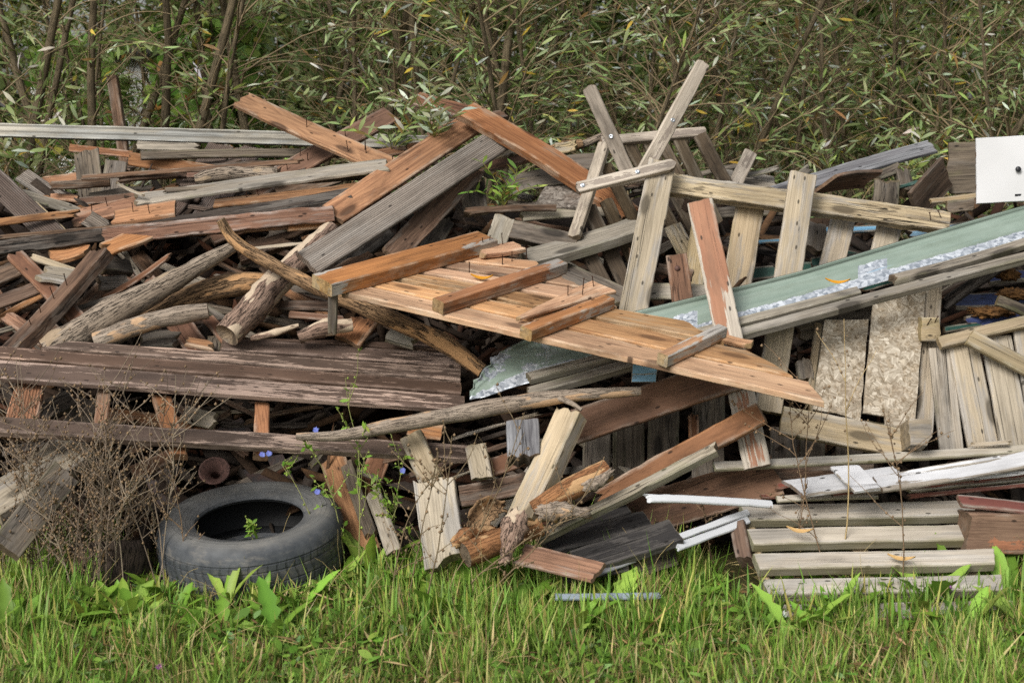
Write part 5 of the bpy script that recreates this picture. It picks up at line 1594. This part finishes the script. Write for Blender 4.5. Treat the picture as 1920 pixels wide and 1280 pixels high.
def thicket():
    rng = np.random.default_rng(5)
    n = 75000
    B0 = np.stack([rng.uniform(-8.5, 8.5, n), 12.7 + rng.uniform(0, 3.6, n), rng.uniform(0, 1, n) ** .9 * 5.6], 1)
    keep = ~((np.abs(B0[:, 0] + 4.35) < .55) & (B0[:, 2] < 3.4) & (B0[:, 2] > 1.4) & (rng.random(n) < .75))
    B0 = B0[keep]; n = len(B0)
    D = rng.normal(0, 1, (n, 3)); N = rng.normal(0, 1, (n, 3)) + np.array([0, -.6, .6])
    L = rng.uniform(.11, .24, n)
    V, F4, F3, C = leaves_np(B0, D, N, L, L * rng.uniform(.12, .28, n), rng.uniform(-.1, .3, n), palette(rng, n, *DARKW, var=.3))
    o = link('undergrowth', mesh_np('thicket', V, F4, F3, True, col=C), M['leaf'])
    tag(o, 'dark mass of undergrowth far behind the willows', None, kind='stuff')
    tw = []
    rd = []
    for i in range(400):
        p = np.array([rng.uniform(-7, 7), rng.uniform(9.2, 14.5), rng.uniform(-.1, 1.0)])
        tw.append(branch_curve(rng, p, np.array([rng.normal(0, .45), rng.normal(0, .2), 1.0]), rng.uniform(1.5, 4.5), 9, rng.uniform(-.2, .4), .05))
        r = rng.uniform(.004, .012)
        rd.append((r, r * .4))
    V, F4 = tubes_np(tw, rd, 5)
    o = link('thicket_shoots', mesh_np('shoots', V, F4, None, True, col=np.tile(np.array(lin('#6e5f48')), (len(V), 1)) * rng.uniform(.7, 1.2, (len(V), 1))), M['dry'])
    tag(o, 'countless thin shoots crossing in the thicket behind the heap', None, kind='stuff')
thicket()

def hop(label, px0, px1, py0, py1, Y, n, seed):
    rng = np.random.default_rng(seed)
    c = np.array([[*at(rng.uniform(px0, px1), rng.uniform(py0, py1), Y + rng.uniform(-.3, .4))] for _ in range(n)])
    root = empty('hop_vine', Vector((float(c[:, 0].mean()), Y, 0)))
    tag(root, label, 'vine')
    o0 = np.array(root.location)
    st = [branch_curve(rng, np.array([c[k, 0], Y, .1]), np.array([rng.normal(0, .2), 0, 1.0]), 2.6, 10, .1, .08) for k in range(9)]
    V, F4 = tubes_np(st, [(.006, .003)] * 9, 5)
    link('stem', mesh_np('stem', V - o0, F4, None, True, col=np.tile(np.array(lin('#6a6038')), (len(V), 1))), M['dry'], root, Matrix.Translation(root.location))
    L = rng.uniform(.06, .12, n)
    V, F4, F3, C = leaves_np(c, rng.normal(0, .6, (n, 3)) + np.array([0, -.3, -.7]), rng.normal(0, .5, (n, 3)) + np.array([0, -1, .6]), L, L * rng.uniform(.36, .5, n), rng.uniform(0, .3, n), palette(rng, n, *LUSH), 6)
    link('foliage', mesh_np('foliage', V - o0, F4, F3, True, col=C), M['weed'], root, Matrix.Translation(root.location))
hop('bright green hop vine hanging between the willow stems', 290, 480, 30, 270, 9.9, 900, 4)
hop('green leafy vine behind the upright brown post', 60, 240, 60, 280, 10.6, 450, 6)

# pale shed glimpsed at the left
shed = empty('garden_shed', Vector((-3.5, 12.1, 0)))
tag(shed, 'pale shed wall glimpsed through the leaves behind the brown post', 'shed')
def boxm(x0, x1, y0, y1, z0, z1):
    V = [(x, y, z) for x in (x0, x1) for y in (y0, y1) for z in (z0, z1)]
    return mesh_np('box', V, [(0, 1, 3, 2), (4, 6, 7, 5), (0, 4, 5, 1), (2, 3, 7, 6), (0, 2, 6, 4), (1, 5, 7, 3)])
M['shedwall'] = simple('pale render', '#d8d8d2', .9, vary=.06, scale=4)
M['shedroof'] = simple('grey roof felt', '#5c5b58', .9, vary=.1, scale=9)
link('wall', boxm(-4.0, -2.95, 12.0, 12.15, 0, 2.38), M['shedwall'], shed)
link('roof', boxm(-4.1, -2.85, 11.9, 12.6, 2.38, 2.46), M['shedroof'], shed)

# willow sprig growing out of the heap
def sprig(label, px, py, Y, seed, h=.2, n=5, pal=LUSH, lsize=.06, name='willow_sprig'):
    rng = np.random.default_rng(seed)
    b = at(px, py, Y)
    p = np.array(b)
    tw, LB, LD = [], [], []
    for i in range(n):
        t = branch_curve(rng, p, np.array([rng.normal(0, .5), rng.normal(0, .3) - .2, 1.0]), h * rng.uniform(.7, 1.2), 6, .9, .12)
        tw.append(t)
        for k in range(1, 7):
            for q in (-1, 1):
                LB.append(t[k]); LD.append((t[k] - t[k - 1]) / np.linalg.norm(t[k] - t[k - 1]) * .6 + np.array([q * .7, rng.normal(0, .5), .15]))
    V, F4 = tubes_np(tw, [(.0028, .0012)] * n, 5)
    o = link(name, mesh_np('sprig', V - p, F4, None, True, col=np.tile(np.array(lin('#7a7a3a')), (len(V), 1))), M['dry'], None, Matrix.Translation(b))
    tag(o, label, 'plant')
    LB, LD = np.array(LB), np.array(LD)
    m = len(LB)
    L = rng.uniform(.7, 1.2, m) * lsize
    V, F4, F3, C = leaves_np(LB, LD, rng.normal(0, .4, (m, 3)) + np.array([0, -.5, .8]), L, L * .13, rng.uniform(0, .4, m), palette(rng, m, *pal))
    link('foliage', mesh_np('foliage', V - p, F4, F3, True, col=C), M['weed'], o, Matrix.Translation(b))
sprig('green willow sprig growing out of the heap before the dark hollow', 945, 385, 6.6, 2, .2, 6)
sprig('fresh green willow shoots beside the blue grey plank', 1690, 345, 7.5, 3, .3, 5, lsize=.075, pal=WILLOW)
sprig('willow shoot with long leaves rising over the blue grey plank', 1560, 335, 7.7, 9, .5, 4, lsize=.07, pal=WILLOW)
sprig('silvery willow spray hanging over the cracked red brown board', 815, 262, 6.95, 12, .3, 7, pal=(['#a7ae92', '#7f8a58', '#c2c7b6'], [3, 4, 2]), lsize=.08)
sprig('leafy willow spray in front of the red brown crossing board', 735, 285, 7.2, 15, .3, 6, pal=WILLOW, lsize=.08)
sprig('willow leaves hanging over the left end of the pale rail', 60, 330, 7.95, 18, .5, 7, pal=WILLOW, lsize=.09)

# ------------------------------------------------------------------ grass
GRASS = (['#809d44', '#698a36', '#93ad50', '#a0a65e', '#4d6c28', '#b0a570'], [26, 26, 18, 10, 18, 10])
def grass():
    rng = np.random.default_rng(21)
    n = 80000
    Y = 3.4 + 2.15 * rng.random(n) ** .8
    X = rng.uniform(-1, 1, n) * (Y * .40 + .5)
    pat = np.array([mnoise.noise((float(x) * 1.6, float(y) * 2.2, 0)) for x, y in zip(X, Y)])
    pat2 = np.array([mnoise.noise((float(x) * 5, float(y) * 5, 4)) for x, y in zip(X, Y)])
    near = np.clip((Y - 4.6) / .6, 0, 1)
    tyre_c = at(472, 1008, 5.42)
    in_t = ((X - tyre_c.x) ** 2 + (Y - tyre_c.y) ** 2) < .37 ** 2
    on_p = (X > .78) & (X < 1.75) & (Y > 5.0) & (Y < 5.6)
    H_ = (.05 + .05 * rng.random(n) + .05 * np.clip(pat + .2, 0, 1) + .03 * near * rng.random(n)) * (1 + 1.0 * pat2)
    H_ *= np.where((np.abs(X - tyre_c.x) < .5) & (Y > 4.65), .55, 1.0)
    H_ *= np.where((X > .7) & (X < 1.85) & (Y > 4.6), .7, 1.0)
    keep = ~in_t & ~on_p & (rng.random(n) < .75 + pat2)
    X, Y, H_, pat, near = X[keep], Y[keep], H_[keep], pat[keep], near[keep]
    n = len(X)
    Bp = np.stack([X, Y, np.full(n, -.012)], 1)
    a = rng.uniform(0, math.tau, n)
    tilt = np.abs(rng.normal(0, .75, n))
    D = np.stack([np.cos(a) * tilt, np.sin(a) * tilt, np.ones(n)], 1)
    N = np.stack([np.cos(a + rng.normal(0, .8, n)), np.sin(a) - .3, np.full(n, .15)], 1)
    L = H_ * rng.uniform(.6, 1.5, n)
    C = palette(rng, n, *GRASS, var=.2)
    C *= (1 + .5 * np.clip(pat, -.6, .5) + .35 * np.clip(pat2[keep], -.6, .6))[:, None]
    dead = rng.random(n) < .14 + .16 * np.clip(-pat, 0, 1)
    C[dead] = palette(rng, int(dead.sum()), ['#b09a66', '#8a7448', '#c4b285'], [3, 3, 2])
    V, F4, F3, CC = leaves_np(Bp, D, N, L, rng.uniform(.0017, .0042, n), rng.uniform(-.15, .8, n), C)
    o = link('grass', mesh_np('grass', V, F4, F3, True, col=CC), M['grass'])
    tag(o, 'green grass in front of the heap', None, kind='stuff')
    # low clover and rosette leaves between the blades
    m = 13000
    Y = 3.5 + 2.0 * rng.random(m) ** .7
    X = rng.uniform(-1, 1, m) * (Y * .40 + .4)
    k = np.array([mnoise.noise((float(x) * 2.3, float(y) * 2.3, 9)) for x, y in zip(X, Y)]) > -.12
    k &= ~(((X - tyre_c.x) ** 2 + (Y - tyre_c.y) ** 2) < .37 ** 2) & ~((X > .78) & (X < 1.75) & (Y > 5.0) & (Y < 5.6))
    X, Y = X[k], Y[k]; m = len(X)
    Bp = np.stack([X, Y, rng.uniform(.0, .07, m)], 1)
    a = rng.uniform(0, math.tau, m)
    L = rng.uniform(.015, .07, m)
    V, F4, F3, CC = leaves_np(Bp, np.stack([np.cos(a), np.sin(a), rng.uniform(-.1, .9, m)], 1), np.stack([rng.normal(0, .3, m), rng.normal(-.2, .3, m), np.ones(m)], 1), L, L * rng.uniform(.10, .26, m), rng.uniform(0, .5, m),
                              palette(rng, m, ['#6f9038', '#5f8230', '#86a347', '#7f9a62'], [3, 3, 2, 1]), 6)
    o = link('clover_leaves', mesh_np('clover', V, F4, F3, True, col=CC), M['weed'])
    tag(o, 'low clover and rosette leaves scattered through the grass', None, kind='stuff')
    # tall broad blades in tufts near the heap
    tc_ = np.stack([rng.uniform(-2.3, 2.3, 230), rng.uniform(4.6, 5.32, 230)], 1)
    m = 5200
    pk = tc_[rng.integers(0, 230, m)] + rng.normal(0, .05, (m, 2))
    ok = ~(((pk[:, 0] - tyre_c.x) ** 2 + (pk[:, 1] - tyre_c.y) ** 2) < .37 ** 2) & ~((pk[:, 0] > .78) & (pk[:, 0] < 1.75) & (pk[:, 1] > 4.98))
    pk = pk[ok]; m = len(pk)
    a = rng.uniform(0, math.tau, m); tl = np.abs(rng.normal(0, .5, m))
    L = rng.uniform(.06, .19, m) * np.where(np.abs(pk[:, 0] - tyre_c.x) < .45, .6, 1.0)
    V, F4, F3, CC = leaves_np(np.stack([pk[:, 0], pk[:, 1], np.full(m, -.01)], 1), np.stack([np.cos(a) * tl, np.sin(a) * tl, np.ones(m)], 1),
                              np.stack([np.cos(a), np.sin(a) - .4, np.full(m, .2)], 1), L, rng.uniform(.002, .0055, m), rng.uniform(0, .9, m), palette(rng, m, ['#76963e', '#5f8230', '#8ba64c', '#a9a75a'], [4, 4, 3, 2]), 6)
    o = link('tall_grass', mesh_np('tall', V, F4, F3, True, col=CC), M['grass'])
    tag(o, 'tufts of tall broad grass at the foot of the heap', None, kind='stuff')
    # dead thatch and fallen bits
    m = 5200
    Y = 3.5 + 1.95 * rng.random(m) ** .7
    X = rng.uniform(-1, 1, m) * (Y * .40 + .4)
    a = rng.uniform(0, math.tau, m)
    L = rng.uniform(.02, .10, m)
    V, F4, F3, CC = leaves_np(np.stack([X, Y, rng.uniform(.005, .07, m)], 1), np.stack([np.cos(a), np.sin(a), rng.normal(0, .35, m)], 1), rng.normal(0, .5, (m, 3)) + np.array([0, 0, 1.0]), L, rng.uniform(.0015, .006, m), rng.uniform(-.2, .5, m),
                              palette(rng, m, ['#8a744c', '#6b5536', '#a8946a', '#54412c'], [3, 3, 2, 2]))
    o = link('thatch_leaves', mesh_np('thatch', V, F4, F3, True, col=CC), M['dry'])
    tag(o, 'dead brown thatch and fallen bits lying in the grass', None, kind='stuff')
    # long pale bents
    cs, rd = [], []
    for i in range(220):
        y = rng.uniform(4.2, 5.35); x = rng.uniform(-1, 1) * (y * .38 + .2)
        cs.append(branch_curve(rng, np.array([x, y, 0]), np.array([rng.normal(0, .5), rng.normal(-.1, .3), 1.0]), rng.uniform(.12, .34), 7, rng.uniform(.2, 1.8), .08))
        rd.append((.0013, .0007))
    V, F4 = tubes_np(cs, rd, 3)
    o = link('dry_grass', mesh_np('bents', V, F4, None, True, col=np.tile(np.array(lin('#b3a070')), (len(V), 1))), M['dry'])
    tag(o, 'thin dry grass bents among the green grass', None, kind='stuff')
grass()

def broad_weed(label, px, py, seed, n=9, L=.16, W=.16, upright=.8, Y=None, lob=.25, cols=LUSH, group=None):
    """rosette of broad long leaves"""
    rng = np.random.default_rng(seed)
    c = Gp(px, py) if Y is None else at(px, py, Y)
    root = empty('broad_leaved_weed', c)
    tag(root, label, 'weed', group)
    for i in range(n):
        a = math.tau * i / n + rng.normal(0, .35)
        el = upright * rng.uniform(.4, 1.3)
        d = Vector((math.cos(a), math.sin(a), el)).normalized()
        side = d.cross(Vector((0, 0, 1))).normalized()
        up = side.cross(d)
        l = L * rng.uniform(.6, 1.3)
        V = []
        K = 11
        ph = rng.uniform(0, 6)
        dr = rng.uniform(.05, .7)
        for k in range(K + 1):
            s = k / K
            w = l * W * (math.sin(math.pi * min(1, .06 + s * .94)) ** .8) * (.55 + .7 * s) * (1 + lob * math.sin(k * 2.6 + ph)) + .0015
            if k == K: w = .0008
            p = d * (l * s) - up * (dr * l * s * s)
            wav = .12 * w * math.sin(k * 2.1 + ph)
            V += [p - side * w + up * (w * .35 + wav), p, p + side * w + up * (w * .35 - wav)]
        F4 = [(k * 3 + j, k * 3 + j + 1, k * 3 + 4 + j, k * 3 + 3 + j) for k in range(K) for j in (0, 1)]
        col = palette(rng, 1, *cols, var=.15)[0]
        C = np.tile(col, (len(V), 1)); C[1::3] *= 1.25
        link('leaf', mesh_np('leaf', V, F4, None, True, col=np.clip(C, 0, 1)), M['weed'], root, Matrix.Translation(c))
FRESH = (['#7ea03c', '#6b9234', '#92b04e', '#8f9a48'], [4, 4, 3, 1])
for i, (lab, px, py, n, L, up) in enumerate((
        ('tall dock plant growing right in front of the tyre', 425, 1150, 7, .19, 2.6), ('broad leaved weed against the lower rim of the tyre', 492, 1150, 7, .18, 2.6),
        ('leafy green weed between the tyre and the upright pale timber', 690, 1092, 10, .24, 2.0), ('green weed at the foot of the upright pale timber', 765, 1098, 10, .2, 1.4),
        ('green weed at the tyre edge beside the leaning planks', 640, 1105, 8, .18, 1.6), ('toothed dandelion rosette in front of the grey slatted panel', 1745, 1150, 11, .22, 1.3),
        ('upright dock leaves beside the dandelion rosette', 1790, 1130, 6, .2, 2.6), ('weed with pointed leaves below the fourth grey slat', 1560, 1170, 10, .16, 1.6),
        ('dandelion rosette beside the lower corner of the slatted panel', 1460, 1130, 10, .14, .8), ('green weed before the black pallet', 1190, 1115, 9, .15, 1.2),
        ('weed in the grass below the notched red board', 1030, 1110, 9, .15, 1.4), ('broad leaved weed at the right frame edge', 1885, 1140, 10, .2, 1.4),
        ('low weed in front of the dry weeds', 300, 1130, 9, .17, 1.4), ('small broad leaved weed at the left frame edge', 50, 1120, 9, .16, 1.2),
        ('weed tuft below the stump', 170, 1140, 9, .16, 1.6), ('broad weed in the open grass below the tyre', 380, 1180, 9, .14, .9),
        ('large leaves in the open grass left of centre', 560, 1150, 9, .16, 1.1), ('weed below the white yarrow flower', 1480, 1190, 9, .13, .9),
        ('weed in the open grass near the grey plastic strip', 1300, 1145, 9, .15, 1.2), ('weed between the dark ended log and the grass', 900, 1090, 8, .15, 1.6))):
    broad_weed(lab, px, py, 500 + i, n, L * 1.05, .09 if up > 1.5 else .14, max(up, 1.3), lob=.35 if 'dandelion' in lab else .08, cols=FRESH)

rw = random.Random(77)
for i in range(70):
    px = rw.uniform(-60, 1980)
    py = rw.uniform(1118, 1215)
    if 250 < px < 680 and py < 1150: py += 40
    broad_weed(near_label('broad weed in grass below', px, py, below=True), px, py, 900 + i, rw.randint(5, 8), rw.uniform(.10, .2), rw.uniform(.11, .18), rw.uniform(.9, 2.2), lob=rw.choice((.05, .3)), cols=FRESH, group='small broad leaved weeds along the heap')

# ------------------------------------------------------------------ dry stalks
def octa(c, r):
    return [(c[0] + r * q[0], c[1] + r * q[1], c[2] + r * q[2]) for q in ((1, 0, 0), (-1, 0, 0), (0, 1, 0), (0, -1, 0), (0, 0, 1.3), (0, 0, -1.1))]
OF = np.array([(0, 2, 4), (2, 1, 4), (1, 3, 4), (3, 0, 4), (2, 0, 5), (1, 2, 5), (3, 1, 5), (0, 3, 5)])
def dry_weed(label, px, py, h, lean, seed, nb=9, col='#7b6650', podcol='#7d6850', group=None, podr=.0048, name='dry_weed', cat='weed', Y=None, blue=0, leafy=0, thick=.0031, flowers=()):
    rng = np.random.default_rng(seed)
    c = Gp(px, py) if Y is None else at(px, py, Y)
    p0 = np.array(c)
    main = branch_curve(rng, p0, np.array([lean, -.05, 1.0]), h, 14, rng.uniform(-.1, .2), .05)
    cs, rd, pods, tips = [main], [(thick, thick * .4)], [], [main[-1]]
    for b in range(nb):
        k = rng.uniform(.25, .97) * 14
        i = min(13, int(k))
        p = main[i] + (main[i + 1] - main[i]) * (k - i)
        a = rng.uniform(0, math.tau)
        t = branch_curve(rng, p, np.array([math.cos(a) + lean * .5, math.sin(a) * .6, rng.uniform(.5, 1.3)]), h * rng.uniform(.1, .34), 6, -.1, .10)
        cs.append(t); rd.append((thick * .6, thick * .3))
        tips.append(t[-1])
        for j in range(1, 7):
            if rng.random() < .5: pods.append(t[j] + rng.normal(0, .005, 3))
            if rng.random() < .15: pods.append(t[j] + rng.normal(0, .008, 3))
    for j in range(4, 15):
        if rng.random() < .7: pods.append(main[j] + rng.normal(0, .005, 3))
    V, F4 = tubes_np(cs, rd, 4)
    o = link(name, mesh_np('stalk', V - p0, F4, None, True, col=np.tile(np.array(lin(col)), (len(V), 1))), M['dry'], None, Matrix.Translation(c))
    tag(o, label, cat, group)
    PV = np.concatenate([np.array(octa(q, podr * rng.uniform(.6, 1.4))) for q in pods]) - p0
    PF = np.concatenate([OF + 6 * i for i in range(len(pods))])
    if leafy:
        m = leafy
        k = rng.integers(0, len(cs), m)
        LB = np.array([cs[q][rng.integers(1, len(cs[q]))] for q in k])
        L = rng.uniform(.015, .04, m)
        V, F4, F3, C = leaves_np(LB, rng.normal(0, 1, (m, 3)) + np.array([0, 0, .4]), rng.normal(0, .5, (m, 3)) + np.array([0, -.5, .7]), L, L * .2, rng.uniform(0, .4, m), palette(rng, m, *FRESH))
        link('foliage', mesh_np('foliage', V - p0, F4, F3, True, col=C), M['weed'], o, Matrix.Translation(c))
    link('seed_sprays', mesh_np('pods', PV, None, PF, False, col=np.tile(np.array(lin(podcol)), (len(PV), 1)) * rng.uniform(.6, 1.4, (len(PV), 1))), M['dry'], o, Matrix.Translation(c))
    for (fx, fy, Yf) in flowers:
        flower('flower', at(fx, fy, Yf), '#7482cf', .012, 14, o)
    return o

def flower(name, c, col, r, n, parent=None, label=None, cat=None, cup=.25, seed=0):
    rng = np.random.default_rng(int(abs(c.x * 999)) + 1)
    a = np.arange(n) * math.tau / n
    ax = Vector((.15, -.8, .55)).normalized()
    u = ax.cross(Vector((0, 0, 1))).normalized(); v = u.cross(ax)
    D = np.array([list(u * math.cos(q) + v * math.sin(q) + ax * cup) for q in a])
    B0 = np.tile(np.array(c), (n, 1))
    N = np.tile(np.array(ax), (n, 1))
    L = np.full(n, r) * rng.uniform(.85, 1.15, n)
    V, F4, F3, C = leaves_np(B0, D, N, L, L * .22, np.full(n, .1), palette(rng, n, [col], [1], .1))
    o = link(name, mesh_np(name, V - np.array(c), F4, F3, True, col=C), M['weed'], parent, Matrix.Translation(c))
    return o

rsd = random.Random(3)
for i in range(52):
    px = rsd.uniform(-40, 330)
    dry_weed('dry brown seeded stalk in the dense weed clump at the lower left', px, rsd.uniform(1075, 1140), rsd.uniform(.38, .9), rsd.uniform(-.22, .28), 700 + i, nb=rsd.randint(9, 18), group='dry stalks of the lower left clump',
             col=rsd.choice(['#857666', '#6c5f51', '#968875']))
for i in range(6):
    dry_weed('dry brown seeded stalk leaning over the grey branch in the middle', 730 + i * 27, 1150 + (i % 3) * 10, .58 + .08 * (i % 4), .12 + .12 * i, 760 + i, nb=9, thick=.0032, group='dry stalks before the upright pale timber', col='#786850')
dry_weed('tall dry stalk standing in front of the fourth tyre quarter', 345, 1120, .62, .05, 781, nb=7)
dry_weed('tall forked dry stalk before the honey coloured beam', 1490, 1110, .80, .02, 782, nb=12, thick=.003)
dry_weed('dry stalk leaning towards the leaning red board', 1560, 1120, .85, -.28, 783, nb=8)
dry_weed('single straight dry stalk in front of the grey slats', 1690, 1140, .78, -.01, 784, nb=9, thick=.003)
dry_weed('short dry stalk beside the brown square block', 1340, 1100, .35, -.3, 785, nb=4)
dry_weed('pale dry stalk with few seeds before the strand boards', 1585, 1010, .85, .02, 786, nb=2, col='#b09a70', Y=5.2)
CH = dict(col='#8d8f5a', podcol='#8a9a4a', leafy=40, podr=.0045, name='chicory_plant', cat='chicory')
dry_weed('chicory stalk with a blue flower beside the tyre rim', 655, 1090, .60, -.22, 790, nb=8, flowers=((592, 806, 5.05), (595, 922, 4.98)), **CH)
dry_weed('chicory stalk with two blue flowers over the brown board', 640, 1080, .52, -.5, 791, nb=6, flowers=((492, 852, 5.02), (504, 850, 5.03)), **CH)
dry_weed('tall chicory stalk without flowers rising over the brown panel', 672, 1095, .82, .0, 792, nb=7, **CH)
dry_weed('chicory stalk with one blue flower near the upright pale timber', 730, 1085, .5, .08, 793, nb=8, flowers=((755, 882, 5.0),), **CH)
dry_weed('chicory stalk with fresh green buds inside the clump of reddish stems', 745, 1088, .56, -.02, 794, nb=9, **CH)
dry_weed('small green stalk growing through the tyre hole', 482, 1060, .2, .02, 795, nb=2, Y=5.3, **CH)

def clover(label, px, py, z, col='#b87ab8', r=.014):
    c = Gp(px, py, z)
    rng = np.random.default_rng(int(px))
    b = c - Vector((rng.normal(0, .01), 0, z))
    st = branch_curve(rng, np.array(b), np.array(c - b), z, 5, 0, .02)
    V, F4 = tubes_np([st], [(.0012, .001)], 5)
    o = link('clover_flower', mesh_np('stem', V - np.array(b), F4, None, True, col=np.tile(np.array(lin('#7d9a45')), (len(V), 1))), M['dry'], None, Matrix.Translation(b))
    tag(o, label, 'flower')
    n = 46
    D = rng.normal(0, 1, (n, 3)); D[:, 2] = np.abs(D[:, 2]) * .9 - .2
    L = np.full(n, r) * rng.uniform(.8, 1.1, n)
    top = st[-1]
    V, F4, F3, C = leaves_np(np.tile(top, (n, 1)), D, rng.normal(0, 1, (n, 3)), L, L * .2, np.zeros(n), palette(rng, n, [col, col], [1, 1], .15))
    link('blossom', mesh_np('blossom', V - top, F4, F3, True, col=C), M['weed'], o, Matrix.Translation(Vector(top)))
clover('pink clover flower above the fourth grey slat, upper of two', 1778, 1102, .13)
clover('pink clover flower above the fourth grey slat, lower of two', 1760, 1120, .10)
clover('pink clover flower in the open grass below the grey plastic strip', 1200, 1163, .06)
clover('pink clover flower in the grass at the lower left', 300, 1250, .07)
clover('pink clover flower bud in the grass at the lower right', 1337, 1264, .05, r=.008)
clover('white yarrow flower head before the slatted panel', 1466, 1152, .08, '#e9e9e2', .022)
